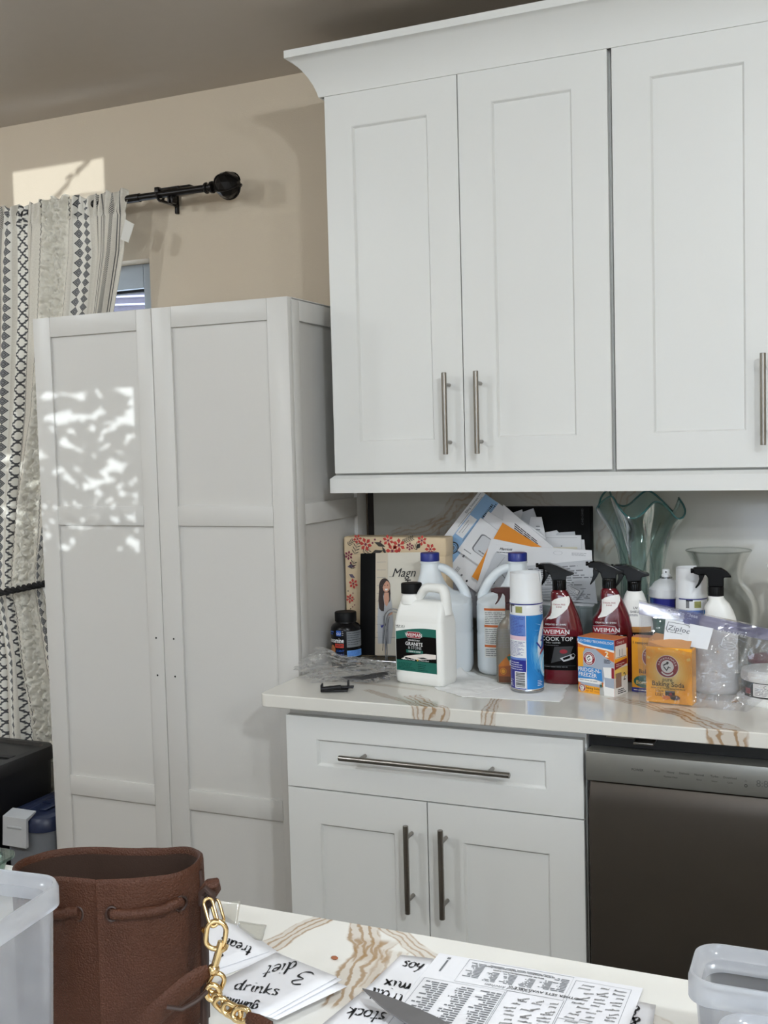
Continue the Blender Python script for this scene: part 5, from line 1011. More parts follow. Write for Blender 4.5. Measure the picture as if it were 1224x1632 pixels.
o, f = mail('billing_statement', 'white billing statement with a pale blue band sticking up highest in the mail', ((0.1622,1.176), (0.3457,1.0513), (0.481,1.2306), (0.31,1.35)), -.112, M_PAPER, 'letter', 'mail standing in the clear bin')
pr = Print(); pr.rect(.085, .0, .285, 1, M_BILLBLUE, 1).text('Billing Statement', .05, .8, .042, GREYINK, 2, .01, rot=PI / 2, sx=.8)
pr.rect(.095, .42, .2, .7, M_PAPER, 2)
for u, v0, v1 in ((.012, .06, .3), (.022, .06, .22), (.032, .06, .2), (.066, .5, .72), (.075, .72, .95), (.03, .92, .98), (.12, .45, .64), (.15, .47, .6), (.215, .4, .62)): pr.rect(u, v0, u + .005, v1, GREYINK, 3)
pr.disc(.172, .26, .072, INK, 3, 30, ry=.078, r0=.058).disc(.172, .26, .048, INK, 3, 26, ry=.052, r0=.042).disc(.172, .26, .03, GREYINK, 3, 16)
R_ = random.Random(4); v = .72
while v < .95: hh = R_.choice((.006, .01, .016)); pr.rect(.225, v, .255, v + hh, INK, 3); pr.rect(.262, v + .03, .28, min(1, v + .03 + hh * .8), INK, 3); v += hh + .009
for v in (.24, .28): pr.rect(.33, v, .35, v + .2, GREYINK, 3)
for k in range(3): pr.rect(.36 + .016 * k, .05, .366 + .016 * k, .12, GREYINK, 3)
pr.disc(.46, .06, .012, GREYINK, 2, ry=.015).disc(.55, .04, .012, INK, 2, ry=.015); pr.build('statement_print', f, o)
def window_env(label, quad, y, code=True):
    o, f = mail('envelope', label, quad, y, M_PAPER, group='mail standing in the clear bin')
    pr = Print(); pr.rr(.18, .22, .70, .72, .07, GREYINK, 1).rr(.205, .235, .70, .70, .065, M_WINDOW, 2)
    if code: pr.micro(.44, .36, .54, .48, 3, INK, 3, .5, words=3)
    pr.micro(.3, .28, .6, .33, 1, GREYINK, 3).micro(.08, .1, .25, .14, 1, GREYINK, 2); pr.build('envelope_print', f, o); return o
window_env('white window envelope high in the mail left of the lettered envelope', ((0.2569,1.1896), (0.3901,1.1035), (0.466,1.2166), (0.3324,1.2955)), -.117, False)
o, f = mail('envelope', 'white envelope with small black lettering right of the orange envelope', ((0.3676,1.1916), (0.4652,1.1456), (0.5017,1.2062), (0.3734,1.3132)), -.119, M_PAPER, group='mail standing in the clear bin')
pr = Print()
pr.micro(.25, .62, .75, .82, 4, INK, 1, .5, words=3)
pr.build('envelope_print', f, o)
window_env('white window envelope with a small square code lower in the mail', ((0.2488,1.195), (0.3772,1.112), (0.4347,1.193), (0.3138,1.2798)), -.123)
o, f = mail('orange_envelope', 'orange envelope in the middle of the white mail', ((0.2881,1.1279), (0.3923,1.0616), (0.4782,1.2036), (0.3733,1.2675)), -.127, M_ORENV)
o, f = mail('folded_letter', 'white folded letter covering the lower part of the orange envelope', ((0.2989,1.0979), (0.3687,1.0646), (0.4535,1.2068), (0.3438,1.2277)), -.131, M_PAPER, 'letter')
o, f = mail('hotel_letter', 'white letter with dark letterhead lying across the front of the mail', ((0.3024,1.0386), (0.6069,1.0455), (0.6015,1.2015), (0.3565,1.2122)), -.135, M_PAPER, 'letter')
pr = Print(); pr.text('Marriott', .12, .925, .055, INK, 1, .03, .2, sx=.7).micro(.03, .88, .2, .905, 1, GREYINK, 1).micro(.8, .9, .97, .95, 3, GREYINK, 1, .3).disc(.66, .93, .045, GREYINK, 1, 24, ry=.03, r0=.043); pr.build('letter_print', f, o)
o, f = mail('floor_plan_sheet', 'grey sheet with a small plan drawing at the left of the mail front', ((0.2996,1.0796), (0.4079,1.083), (0.4325,1.1741), (0.3574,1.1934)), -.139, M_PAPERG, 'letter')
pr = Print(); pr.rect(.3, .3, .36, .36, INK, 1).line([(.45, .55), (.6, .45), (.62, .3)], .012, INK, 1).line([(.66, .3), (.72, .65), (.9, .75)], .012, INK, 1).line([(.75, .45), (.85, .55), (.95, .5)], .012, INK, 1).line([(0, .05), (.35, .95)], .01, GREYINK, 1); pr.build('plan_print', f, o)
o, f = mail('ledger_sheet', 'grey printed ledger sheet behind the red spray bottles', ((0.4674,1.0776), (0.6153,1.0717), (0.6045,1.1793), (0.4367,1.1604)), -.143, M_PAPERG, 'letter')
pr = Print(); pr.micro(.02, .4, .98, .92, 9, GREYINK, 1, .45, words=6).micro(.1, .05, .98, .36, 7, GREYINK, 1, .4, words=3); pr.build('ledger_print', f, o)
o, f = mail('reply_card', 'small grey framed reply card tucked low beside the first red spray', ((0.5436,1.104), (0.5684,1.0846), (0.5827,1.1037), (0.5361,1.1225)), -.147, M_PAPERG, 'card')
pr = Print(); pr.rect(.12, .2, .88, .8, GREYINK, 1).rect(.16, .26, .84, .74, M_PAPER, 2).micro(.2, .32, .8, .7, 3, GREYINK, 3, .4); pr.build('card_print', f, o)

# ================================================================ things on the island
ZI = 0.9142
M_BIN = film('milky_bin_plastic', (240, 241, 243), .78, .12, haze=(214, 215, 219), gloss=.5, blend=.3)
M_BINRIM = film('milky_bin_rim', (236, 238, 242), .5, .12, haze=(230, 232, 236), gloss=.7, blend=.35)
def open_bin(name, label, loc, rz, hx, hy, h, taper, r, lip):
    t = thing(name, label, 'container', loc, rz)
    def wall(hh, off): k = 1 - taper * (1 - hh / h); return rrect(hx * k - off, hy * k - off, r, hh, 8)
    obj('body', MB().loft([wall(.003, 0), wall(h * .5, 0), wall(h - lip - .004, 0)], False).loft([wall(.005, .0016), wall(h - lip - .004, .0016)], False), M_BIN, t, smooth=60)
    obj('bottom', MB().loft([wall(.0, .004), wall(.004, .002)]), M_BIN, t)
    o = .0045
    obj('rim', MB().loft([wall(h - lip - .004, 0), rrect(hx + o, hy + o, r + o, h - lip - .003, 8), rrect(hx + o, hy + o, r + o, h - .004, 8), rrect(hx + o - .0015, hy + o - .0015, r + o, h, 8), rrect(hx + o - .0035, hy + o - .0035, r + o, h, 8), rrect(hx + o - .005, hy + o - .005, r, h - .003, 8), rrect(hx - .003, hy - .003, r, h - lip * .55, 8), rrect(hx - .0055, hy - .0055, r, h - lip * .6, 8), rrect(hx - .006, hy - .006, r, h - lip - .004, 8)], False), M_BINRIM, t, smooth=50)
    return t
open_bin('plastic_bin', 'tall milky plastic bin in front of the brown bag at the left edge', (.4855, -2.172, ZI), 5, .088, .146, .186, .05, .022, .016)
open_bin('plastic_bin', 'low milky plastic container at the right end of the island, farther of two', (1.181, -1.8345, ZI), 1, .106, .0345, .1165, .08, .017, .017)
open_bin('plastic_bin', 'low milky plastic container cut off at the bottom right corner, nearer of two', (1.1765, -1.9265, ZI), 6, .07, .0445, .1035, .08, .02, .015)
M_DISH = film('dish_glass', (214, 232, 224), .9, .03, gloss=.8, edge=(90, 140, 122), blend=.4)
t = thing('glass_dish', 'low clear glass dish behind the plastic bin at the far left', 'dish', (.091, -1.727, ZI), 0)
obj('body', MB().loft([rrect(.085, .045, .02, .003), rrect(.092, .052, .022, .032)], False).loft([rrect(.081, .041, .018, .005), rrect(.087, .047, .02, .032)], False), M_DISH, t)
obj('rim', MB().loft([rrect(.087, .047, .02, .032), rrect(.098, .058, .022, .032), rrect(.098, .058, .022, .036), rrect(.087, .047, .02, .036), rrect(.087, .047, .02, .032)], False), M_DISH, t); obj('base', MB().loft([rrect(.083, .043, .018, 0), rrect(.083, .043, .018, .004)]), M_DISH, t)

# --- brown leather bucket bag
def leather(name, c, rough=.58):
    m = bpy.data.materials.new(name); T = NT(m); tc = T.n('ShaderNodeTexCoord')
    vo = T.n('ShaderNodeTexVoronoi'); vo.inputs['Scale'].default_value = 560; vo.feature = 'F1'; T.l(tc.outputs['Object'], vo.inputs['Vector'])
    nz = T.n('ShaderNodeTexNoise'); nz.inputs['Scale'].default_value = 30; nz.inputs['Detail'].default_value = 5; T.l(tc.outputs['Object'], nz.inputs['Vector'])
    r = rgb(c); T.l(T.mix(nz.outputs['Fac'], tuple(v * .82 for v in r[:3]) + (1,), tuple(v * 1.15 for v in r[:3]) + (1,)), T.bsdf.inputs['Base Color'])
    T.bsdf.inputs['Roughness'].default_value = rough; T.bsdf.inputs['Specular IOR Level'].default_value = .3; T.bump(T.math('ADD', T.math('MULTIPLY', vo.outputs['Distance'], -1.0), T.math('MULTIPLY', nz.outputs['Fac'], .25)), .9, .0007); MATS[name] = m; return m
M_LEA = leather('pebbled_leather', (68, 37, 21)); M_LEAIN = mat('leather_lining', (52, 33, 22), .8, bump=.3, bscale=600); M_EDGE = mat('leather_edge', (48, 28, 20), .5); M_GOLD = mat('gold_metal', (214, 186, 136), .18, 1.0, var=.05)
bg_ = thing('bucket_bag', 'brown pebbled leather drawstring bag with gold chain on the island', 'bag', (.528, -1.913, ZI), 23.7)
key = [(.088, .004), (.072, .043), (.02, .053), (-.05, .052), (-.088, .03), (-.092, -.01), (-.06, -.037), (-.006, -.054), (.004, -.0545), (.05, -.044), (.078, -.03)]
def crom(K, n):
    out = []; N = len(K)
    for i in range(N):
        p0, p1, p2, p3 = (Vector(K[(i + k - 1) % N]) for k in range(4))
        for j in range(n):
            s = j / n; out.append(.5 * ((2 * p1) + (p2 - p0) * s + (2 * p0 - 5 * p1 + 4 * p2 - p3) * s * s + (3 * p1 - p0 - 3 * p2 + p3) * s ** 3))
    return out
base_ring = crom(key, 9); NB = len(base_ring)
def bag_pt(p, z, off=0.0):
    k = 1.03 - .03 * min(1, z / .15); a = math.atan2(p.y, p.x); fold = .0022 * math.sin(6 * a + 1.3) * min(1, z / .12)
    q = p * k; L = q.length; return q * ((L + fold + off) / L)
def rim_z(p):
    a = math.atan2(p.y, p.x); return .158 + (-.006 if p.y > 0 else .001) * min(1, abs(p.y) / .03) + .0022 * math.sin(3 * a + .6) + .0015 * math.sin(5 * a)
zl = [0, .003, .01, .04, .08, .11, .135, .15]
rings = [[(*bag_pt(p, z, -.004 if z < .002 else 0), z) for p in base_ring] for z in zl]
for off, dz in ((.0, -.004), (-.0004, -.001), (-.0025, .0008), (-.0048, -.0008), (-.0056, -.006)): rings.append([(*bag_pt(p, .15, off), rim_z(p) + dz) for p in base_ring])
obj('body', MB().loft(rings, False), M_LEA, bg_, smooth=70)
rin = [[(*bag_pt(p, .15, -.0056), rim_z(p) - .006) for p in base_ring]] + [[(*bag_pt(p, z, -.0062), z) for p in base_ring] for z in (.12, .07, .02)]
b = MB().loft(rin, False); b.f.append(tuple(3 * NB + j for j in range(NB))); b.m.append(0); obj('lining', b, M_LEAIN, bg_, smooth=60)
front = sorted([(p.x, p.y) for p in base_ring if p.y < .012 and p.x > -.09])
def fy(x, z, off=0.0): return interp([(a, c) for a, c in front], x)[0] * (1.03 - .03 * min(1, z / .15)) - off
for x0, x1 in ((.013, .074), (-.082, -.019)):
    pts = [(lerp(k / 14, x0, x1), 0, 0) for k in range(15)]
    P_ = [(x, fy(x, .128, .0035 * math.sin(PI * k / 14) ** .5), .128 - .0012 * math.sin(PI * k / 14) + (.002 if k > 11 else 0)) for k, (x, _, _) in enumerate(pts)]
    obj('drawstring', MB().tube(P_, .0052, 12), M_LEA, bg_)
    for x in (x0, x1): obj('eyelet', MB().tube([(x + .0048 * math.cos(q), fy(x + .0048 * math.cos(q), .128, .0006), .128 + .0068 * math.sin(q)) for q in [2 * PI * k / 18 for k in range(18)]], .0012, 6, True), M_EDGE, bg_)
obj('side_seam', MB().tube([(.0905, -.008, .002), (.0915, -.010, .05), (.0905, -.01, .1), (.0885, -.008, .15)], .0028, 8), M_EDGE, bg_)
def D3(pts): return [Vector(p) for p in pts]
inv = (Matrix.Translation((.528, -1.913, ZI)) @ Matrix.Rotation(math.radians(23.7), 4, 'Z')).inverted()
def bl(p): return tuple(inv @ Vector(p))
def loop(c0, c1, half, r, tilt=(0, 0, 0)):
    """elongated chain link between two points, its flat side turned by tilt"""
    a, c = Vector(c0), Vector(c1); ax = (c - a); L = ax.length; ax.normalize(); side = ax.cross(Vector((-.4, .91, -.06))).normalized()
    if tilt: side = (side + Vector(tilt)).normalized()
    P_ = []
    for k in range(15): q = -PI / 2 + PI * k / 14; P_.append(c - ax * half + side * (half * math.sin(q)) * 1 + ax * (half * math.cos(q)))
    for k in range(15): q = PI / 2 + PI * k / 14; P_.append(a + ax * half + side * (half * math.sin(q)) + ax * (half * math.cos(q)))
    return MB().tube([bl(p) for p in P_], r, 12, True)
obj('leather_loop', MB().tube([bl(p) for p in ((0.6316,-1.9136,1.0499), (0.6377,-1.9158,1.0595), (0.6447,-1.9177,1.0667), (0.649,-1.9157,1.0677), (0.6474,-1.9114,1.061), (0.6414,-1.9092,1.052))], [.004, .0052, .0058, .0058, .005, .004], 10), M_LEA, bg_)
obj('loop_ring', MB().tube([bl(p) for p in ((0.6383,-1.921,1.0587), (0.6453,-1.923,1.0647), (0.6491,-1.9216,1.0605), (0.6496,-1.9219,1.0535), (0.6426,-1.92,1.0468), (0.6383,-1.9217,1.0493))], .0038, 8, True), M_EDGE, bg_)
links = [((0.6481,-1.9277,1.058), (0.6599,-1.9349,1.0367), .0042, .0016, (0, 0, 0)), ((0.6485,-1.917,1.0525), (0.6571,-1.92,1.0323), .004, .0015, (0, 0, 0)), ((0.6626,-1.9335,1.0412), (0.6594,-1.9365,1.016), .0088, .0024, (0, 0, 0)),
         ((0.6647,-1.9358,0.9929), (0.6579,-1.9399,0.9765), .0062, .0022, (0, 0, 0)), ((0.6601,-1.9438,0.9853), (0.6627,-1.9436,0.9715), .0058, .0026, (.5, .3, 0)), ((0.6616,-1.9438,0.9749), (0.6722,-1.9451,0.9687), .0048, .0022, (0, 0, .8)), ((0.6675,-1.9467,0.9751), (0.6779,-1.9429,0.9634), .0052, .0022, (.3, 0, 0)), ((0.6754,-1.949,0.9707), (0.6926,-1.9474,0.965), .0052, .0026, (0, 0, .6)), ((0.6864,-1.9499,0.9679), (0.7013,-1.9489,0.9657), .0058, .0026, (.2, .2, 0))]
for a, c, hf, r, tl in links: obj('chain_link', loop(a, c, hf, r, tl), M_GOLD, bg_)
hook = obj('snap_hook', MB().tube([bl(p) for p in ((0.6657,-1.9333,1.0227), (0.6642,-1.9345,1.0159), (0.6615,-1.9363,1.0056), (0.66,-1.9374,1))], [.0032, .0036, .0036, .0034], 12), M_GOLD, bg_)
obj('hook_latch', MB().tube([bl(p) for p in ((0.6673,-1.9354,1.0145), (0.6705,-1.9338,1.0167), (0.6715,-1.9331,1.0201))], .0018, 8), M_GOLD, hook)
obj('swivel', MB().tube([bl(p) for p in ((0.6605,-1.9371,1.0011), (0.66,-1.9374,0.9994), (0.6589,-1.9381,0.9971), (0.6584,-1.9384,0.9948), (0.6573,-1.9391,0.9926))], [.0034, .0052, .0058, .0052, .0034], 14), M_GOLD, hook)
obj('rivet', MB().tube([bl(p) for p in ((0.6449,-1.9311,1.0297), (0.6487,-1.9348,1.0307))], .0026, 10), M_GOLD, bg_); obj('rivet', MB().tube([bl(p) for p in ((0.6478,-1.9431,0.994), (0.6522,-1.9466,0.9952))], .003, 10), M_GOLD, bg_)
def flat_strap(pts, w0, th): return MB().tube([bl(p) for p in pts], w0, 12, flat=th)
obj('strap', flat_strap(((0.6547,-1.94,0.9955), (0.6501,-1.9476,0.9936), (0.6424,-1.9569,0.9872), (0.6334,-1.967,0.9787), (0.6244,-1.9769,0.9703), (0.612,-1.9834,0.9549)), [.007, .0095, .011, .011, .011, .011], .35), M_LEA, bg_)
obj('strap_keeper', MB().tube([bl(p) for p in ((0.6386,-1.9831,0.9802), (0.6503,-1.9771,0.9776), (0.6593,-1.9685,0.982), (0.6636,-1.9565,0.9861))], .0022, 8), M_EDGE, bg_)
obj('side_strap', flat_strap(((0.6415,-1.9203,1.0492), (0.6404,-1.9223,1.0258), (0.641,-1.9241,0.9965), (0.6432,-1.9304,0.9697), (0.646,-1.9368,0.9374)), .0075, .5), M_EDGE, bg_)
obj('strap_end', flat_strap(((0.7029,-1.9536,0.9678), (0.7136,-1.9545,0.9657), (0.7263,-1.9547,0.9615)), [.006, .0085, .009], .5), M_LEA, bg_)

# --- handwriting
GL = {  # strokes on a unit letter height: x-height .58, baseline 0
 'a': (.5, [[(.42, .5), (.3, .58), (.12, .5), (.05, .2), (.14, 0), (.28, .06), (.42, .5), (.38, .1), (.48, .02)]]), 'd': (.52, [[(.4, .5), (.24, .56), (.08, .4), (.05, .12), (.16, 0), (.3, .1), (.48, 1.0), (.38, .1), (.46, .02)]]),
 'c': (.42, [[(.38, .5), (.24, .58), (.08, .4), (.06, .1), (.2, 0), (.36, .08)]]), 'e': (.44, [[(.08, .26), (.3, .34), (.36, .48), (.24, .58), (.1, .42), (.06, .12), (.2, 0), (.38, .1)]]),
 'g': (.5, [[(.42, .5), (.28, .58), (.1, .44), (.06, .16), (.18, .02), (.32, .14), (.44, .54), (.32, -.3), (.12, -.36), (.06, -.24)]]), 'i': (.24, [[(.14, .56), (.1, .1), (.2, .02)], [(.18, .8), (.2, .84)]]), 'k': (.46, [[(.16, 1.0), (.06, 0)], [(.4, .56), (.12, .26), (.4, .0)]]),
 'l': (.22, [[(.16, 1.0), (.08, .1), (.18, .02)]]), 'm': (.7, [[(.1, .56), (.06, 0)], [(.08, .3), (.26, .58), (.32, .4), (.3, 0)], [(.32, .3), (.5, .58), (.56, .4), (.54, .06), (.64, .02)]]), 'n': (.5, [[(.1, .56), (.06, 0)], [(.08, .3), (.28, .58), (.36, .42), (.34, .06), (.44, .02)]]),
 'o': (.46, [[(.26, .58), (.1, .46), (.05, .16), (.18, 0), (.36, .12), (.4, .42), (.26, .58)]]), 'r': (.38, [[(.1, .56), (.06, 0)], [(.08, .3), (.22, .54), (.36, .54)]]), 's': (.38, [[(.34, .52), (.22, .58), (.1, .46), (.28, .22), (.22, .02), (.04, .06)]]),
 't': (.36, [[(.22, .95), (.12, .1), (.24, .02)], [(.02, .58), (.36, .64)]]), 'u': (.48, [[(.1, .56), (.06, .14), (.16, 0), (.3, .12), (.4, .56), (.36, .08), (.46, .02)]]), 'x': (.44, [[(.08, .56), (.38, 0)], [(.4, .58), (.04, 0)]]), 'y': (.48, [[(.1, .56), (.08, .24), (.2, .16), (.34, .3)], [(.42, .58), (.26, -.1), (.08, -.38)]]),
 '3': (.5, [[(.08, .92), (.3, 1.0), (.42, .8), (.18, .54), (.42, .4), (.36, .06), (.14, 0), (.02, .1)]]), '&': (.55, [[(.5, 0), (.12, .7), (.24, .95), (.36, .76), (.06, .26), (.18, 0), (.42, .3)]]), ' ': (.3, [])}
def write(pr, word, P0, P1, U, wd=.0027, m=INK, ly=2):
    """one handwritten word along P0-P1, letters U tall"""
    P0, P1, U = Vector(P0), Vector(P1), Vector(U) - Vector(P0); W_ = sum(GL[c][0] for c in word); x = 0
    for ch in word:
        w_, st = GL[ch]
        for s in st:
            sm = []
            for i in range(len(s) - 1):
                p0, p1, p2, p3 = Vector(s[max(i - 1, 0)]), Vector(s[i]), Vector(s[i + 1]), Vector(s[min(i + 2, len(s) - 1)])
                for k in range(4): q = k / 4; sm.append(.5 * (2 * p1 + (p2 - p0) * q + (2 * p0 - 5 * p1 + 4 * p2 - p3) * q * q + (3 * p1 - p0 - 3 * p2 + p3) * q ** 3))
            sm.append(Vector(s[-1])); pr.line([tuple(P0 + (P1 - P0) * ((x + p.x) / W_) + U * p.y) for p in sm], [wd * (.75 + .35 * math.sin(i * .9 + x * 7)) for i in range(len(sm))], m, ly)
        x += w_
M_CARD = mat('card_paper', (236, 236, 240), .75, var=.01)
def card(label, quad, z, words, group='handwritten cards on the island', th=.0006, lift=None, name='paper_card'):
    zs = lift or (z,) * 4; o = thing(name, label, 'card', (quad[0][0], quad[0][1], z), 0, group)
    V = [Vector((q[0] - quad[0][0], q[1] - quad[0][1], zz - z)) for q, zz in zip(quad, zs)]
    n = 6; b = MB()
    gp = lambda u, v: V[0] * ((1 - u) * (1 - v)) + V[1] * (u * (1 - v)) + V[2] * (u * v) + V[3] * ((1 - u) * v)
    b.add([tuple(gp(i / n, j / n)) for i in range(n + 1) for j in range(n + 1)], [(i * (n + 1) + j, (i + 1) * (n + 1) + j, (i + 1) * (n + 1) + j + 1, i * (n + 1) + j + 1) for i in range(n) for j in range(n)])
    obj('sheet', b, M_CARD, o, solid=th, smooth=60)
    if words:
        pr = Print(); N = (V[1] - V[0]).cross(V[3] - V[0])
        for wd, P0, P1, U in words: write(pr, wd, P0, P1, U)
        ox, oy = quad[0]; N = N if N.z > 0 else -N
        pr.build('handwritten_lettering', lambda u, v, h: (u - ox, v - oy, -((u - ox) * N.x + (v - oy) * N.y) / N.z + h + .0003), o)
    return o
Q = lambda *a: a
card('white card under the treats card, bare edge showing', Q((0.4862,-1.666), (0.6168,-1.7402), (0.5808,-1.8066), (0.4542,-1.736)), .9146, None)
card('white handwritten card reading treats beside the bag chain', Q((0.4743,-1.6614), (0.6032,-1.7413), (0.5724,-1.7944), (0.4447,-1.7225)), .9164, [('treats', (0.5816,-1.7414), (0.534,-1.7294), (0.5892,-1.7623)), ('&', (0.56,-1.7669), (0.5459,-1.7627), (0.5677,-1.7857))])
card('white card with curled end under the diet drinks card', Q((0.6304,-1.7587), (0.7257,-1.7984), (0.6901,-1.8801), (0.6024,-1.8548)), .919, None, lift=(.9165, .926, .926, .9165))
card('white card directly beneath the diet drinks card', Q((0.6247,-1.7582), (0.717,-1.7921), (0.6857,-1.8832), (0.5962,-1.8566)), .9185, None, lift=(.9185, .9285, .9285, .9185))
card('white handwritten card reading diet, 3 and drinks', Q((0.6161,-1.7499), (0.712,-1.7933), (0.6824,-1.8867), (0.5844,-1.8523)), .921, [('drinks', (0.6179,-1.8411), (0.6723,-1.8458), (0.6103,-1.8189)), ('diet', (0.6531,-1.7678), (0.6244,-1.786), (0.6625,-1.795)), ('3', (0.6865,-1.7916), (0.668,-1.7885), (0.6866,-1.8207)), ('gummie', (0.6632,-1.8672), (0.6134,-1.8576), (0.6693,-1.8848))], lift=(.921, .931, .931, .921))
card('white handwritten card reading stock under the grey blade', Q((0.7355,-1.7825), (0.7883,-1.7891), (0.7848,-1.8728), (0.7221,-1.8784)), .9148, [('stock', (0.7771,-1.8138), (0.7361,-1.8167), (0.7808,-1.8346))])
card('white handwritten card reading soy, mix and trail beside the printed sheet', Q((0.7423,-1.6971), (0.7831,-1.6926), (0.783,-1.7927), (0.737,-1.778)), .9156, [('soy', (0.7528,-1.7206), (0.7766,-1.7205), (0.7509,-1.7001)), ('mix', (0.7777,-1.753), (0.7479,-1.753), (0.783,-1.7729)), ('trail', (0.7803,-1.7779), (0.7432,-1.7744), (0.7858,-1.7994))])
card('white handwritten card peeking out at the right of the printed sheet', Q((0.9804,-1.7032), (1.0177,-1.7047), (1.0249,-1.7807), (0.9835,-1.7762)), .9148, [('&', (1.0049,-1.7147), (0.9954,-1.7131), (1.0044,-1.7348)), ('&', (1.0093,-1.7354), (0.9994,-1.7342), (1.0081,-1.7551))])
# --- printed label sheet, upside down to the viewer
t = thing('printed_sheet', 'white printed label sheet lying upside down in front of the dishwasher', 'paper', (0.78086, -1.68089, .9166), .35)
obj('sheet', MB().box(0, .2201, -.2794, 0, 0, .0004), M_CARD, t, smooth=0)
pr = Print(); S_ = .22; T_ = .2159; FR2 = mat('thin_frame_ink', (150, 152, 156), .7)
def frame(u0, v0, u1, v1): pr.line([(u0 * S_, -v0 * T_), (u1 * S_, -v0 * T_), (u1 * S_, -v1 * T_), (u0 * S_, -v1 * T_), (u0 * S_, -v0 * T_)], .0006, FR2, 1)
def col(u0, v0, u1, v1, rows, seed):
    R = random.Random(seed); h = (v1 - v0) / rows
    for i in range(rows):
        ln = (u1 - u0) * R.uniform(.5, 1); v = v0 + i * h; u = u1
        while u > u1 - ln + .004:
            wl = min(R.uniform(.02, .045), u - (u1 - ln)); pr.rect((u - wl) * S_, -(v + h * .55) * T_, u * S_, -v * T_, GREYINK, 1); u -= wl + .006
frame(.165, .015, .683, .245); frame(.022, .262, .418, 1.2); frame(.425, .245, .69, 1.2); frame(.698, .04, .955, .40); frame(.698, .40, .955, 1.2)
pr.text('www.amazon.com/talentedkitchen', .43 * S_, -.048 * T_, .0054, INK, 2, .02, rot=PI).text('www.talentedkitchen.com', .43 * S_, -.074 * T_, .0052, INK, 2, .02, rot=PI).micro(.28 * S_, -.045 * T_, .6 * S_, -.035 * T_, 1, GREYINK, 1)
pr.text('OTHER SETS AVAILABLE in', .585 * S_, -.2 * T_, .0062, INK, 2, .01, rot=PI).text('talented kitchen', .42 * S_, -.215 * T_, .0075, GREYINK, 2, 0, .3, rot=PI)
for k, (u0, u1, v0, v1, n) in enumerate(((.18, .26, .04, .19, 11), (.28, .345, .1, .2, 8), (.36, .43, .095, .195, 8), (.45, .52, .1, .19, 8), (.54, .6, .09, .18, 8), (.6, .67, .05, .18, 9))): col(u0, v0, u1, v1, n, k)
for k, (u0, u1) in enumerate(((.035, .15), (.17, .28), (.3, .41))): col(u0, .285, u1, 1.15, 44, 20 + k)
pr.rect(.062 * S_, -.18 * T_, .072 * S_, -.06 * T_, GREYINK, 1).rect(.058 * S_, -.05 * T_, .075 * S_, -.03 * T_, GREYINK, 1)
R_ = random.Random(11)
WORDS = ['oregano', 'cumin', 'sugar', 'honey', 'barley', 'vanilla', 'nutmeg', 'paprika', 'sesame', 'mustard', 'almond', 'salt', 'thyme', 'panko', 'yeast', 'basil']
for (u0, u1, v0) in ((.44, .68, .28), (.712, .945, .07)):
    v = v0
    while v < 1.15:
        u = u1 - .005
        while u > u0 + .04:
            wv = R_.choice(WORDS); pr.text(wv, u * S_, -(v + R_.uniform(-.003, .003)) * T_, .0052, DK, 2, .012, .25, 'LEFT', PI + R_.choice((0, 0, 0, .4, 1.2)) * .5, .8); u -= .0105 * len(wv) + .016
        v += .034
pr.build('sheet_print', on_top(.0004), t)
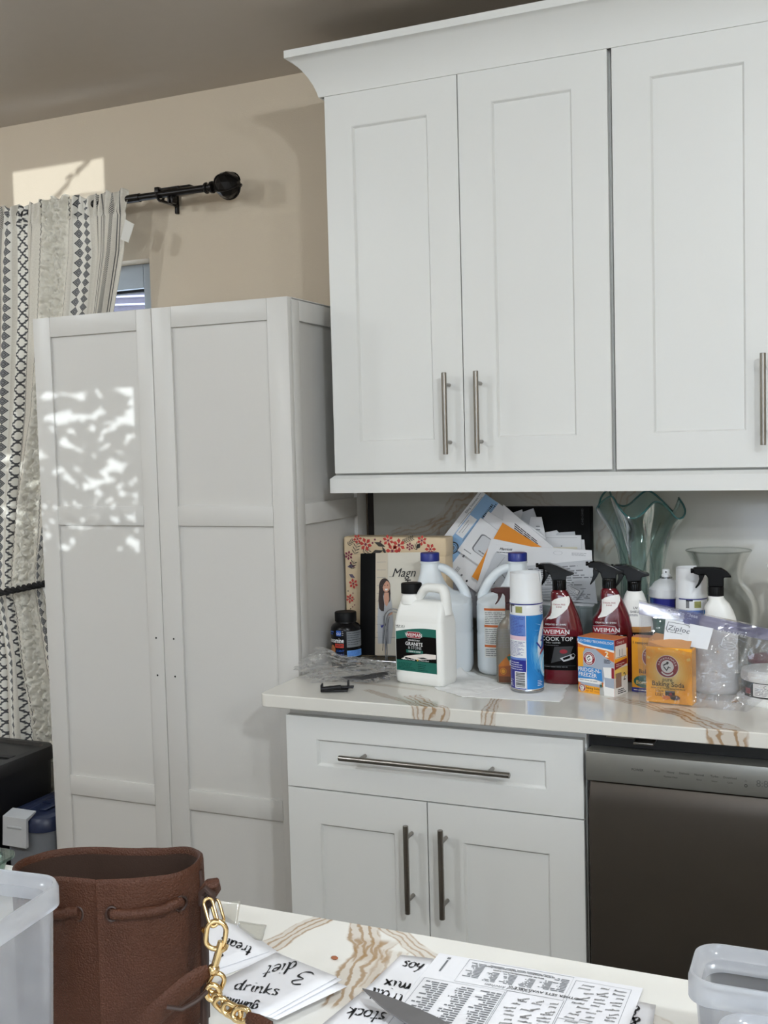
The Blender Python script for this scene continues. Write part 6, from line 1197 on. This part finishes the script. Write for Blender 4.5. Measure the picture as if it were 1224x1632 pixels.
# --- grey blade over the cards
t = thing('kitchen_knife', 'grey pointed knife blade lying over the stock and trail cards', 'knife', (0.7464,-1.8066,0.9305))
kx, ky = (0.7464,-1.8066)
bp = [(a - kx, c - ky) for a, c in ((0.7464,-1.8066), (0.763,-1.8083), (0.7933,-1.8163), (0.831,-1.8292), (0.8824,-1.8514), (0.8773,-1.8796), (0.8293,-1.8604), (0.7917,-1.8405), (0.7751,-1.8295))]
obj('blade', MB().prism(bp, 0, .0018, 'z'), mat('grey_blade', (128, 126, 128), .4, .55, var=.08, scale=50), t, bevel=.0006)
h0, h1 = (0.8801,-1.8656), (0.9428,-1.8972)
obj('handle', MB().tube([(h0[0] - kx, h0[1] - ky, .001), (h0[0] * .5 + h1[0] * .5 - kx, h0[1] * .5 + h1[1] * .5 - ky, 0), (h1[0] - kx, h1[1] - ky, .001)], [.010, .012, .010], 12, flat=.7), M_BLK, t)
M_BLKG = mat('charcoal_fabric', (38, 34, 34), .8)
# --- clear sleeves and crumb
M_SLEEVE = film('clear_sleeve', (252, 252, 250), .86, .1, haze=(244, 242, 236), gloss=.5)
for nm, lb_, q, z in (('clear_sleeve', 'clear plastic sleeve standing up behind the gold chain', ((0.5108,-1.6952,0.9152), (0.5354,-1.7003,0.9152), (0.525,-1.672,0.933), (0.4888,-1.672,0.9284)), 0), ('clear_sleeve', 'clear plastic sleeve lying flat between chain and brown vein', ((0.5481,-1.7198,0.9152), (0.5817,-1.7207,0.9152), (0.5662,-1.6837,0.9152), (0.5287,-1.685,0.9152)), 0)):
    b = MB(); V = [Vector(p) for p in q]; n = 8
    b.add([tuple(V[0] * ((1 - i / n) * (1 - j / n)) + V[1] * (i / n * (1 - j / n)) + V[2] * (i / n * j / n) + V[3] * ((1 - i / n) * j / n) + Vector((0, 0, .0015 * abs(mnoise.noise(Vector((i * .7, j * .7, 3))))))) for i in range(n + 1) for j in range(n + 1)], [(i * (n + 1) + j, (i + 1) * (n + 1) + j, (i + 1) * (n + 1) + j + 1, i * (n + 1) + j + 1) for i in range(n) for j in range(n)])
    tag(obj(nm, b, M_SLEEVE, solid=.0004), lb_, 'plastic sleeve')
c_ = (0.677,-1.7292,0.9142)
bm = bmesh.new(); bmesh.ops.create_icosphere(bm, subdivisions=2, radius=.0028)
for v in bm.verts: v.co = Vector((v.co.x * 1.5, v.co.y, v.co.z * .7)) * (1 + .3 * mnoise.noise(v.co * 900)) + Vector((c_[0], c_[1], c_[2] + .0019))
tag(obj('brown_crumb', MB().bm(bm), mat('crumb_brown', (150, 92, 62), .9)), 'small brown crumb alone on the pale island top', 'crumb')
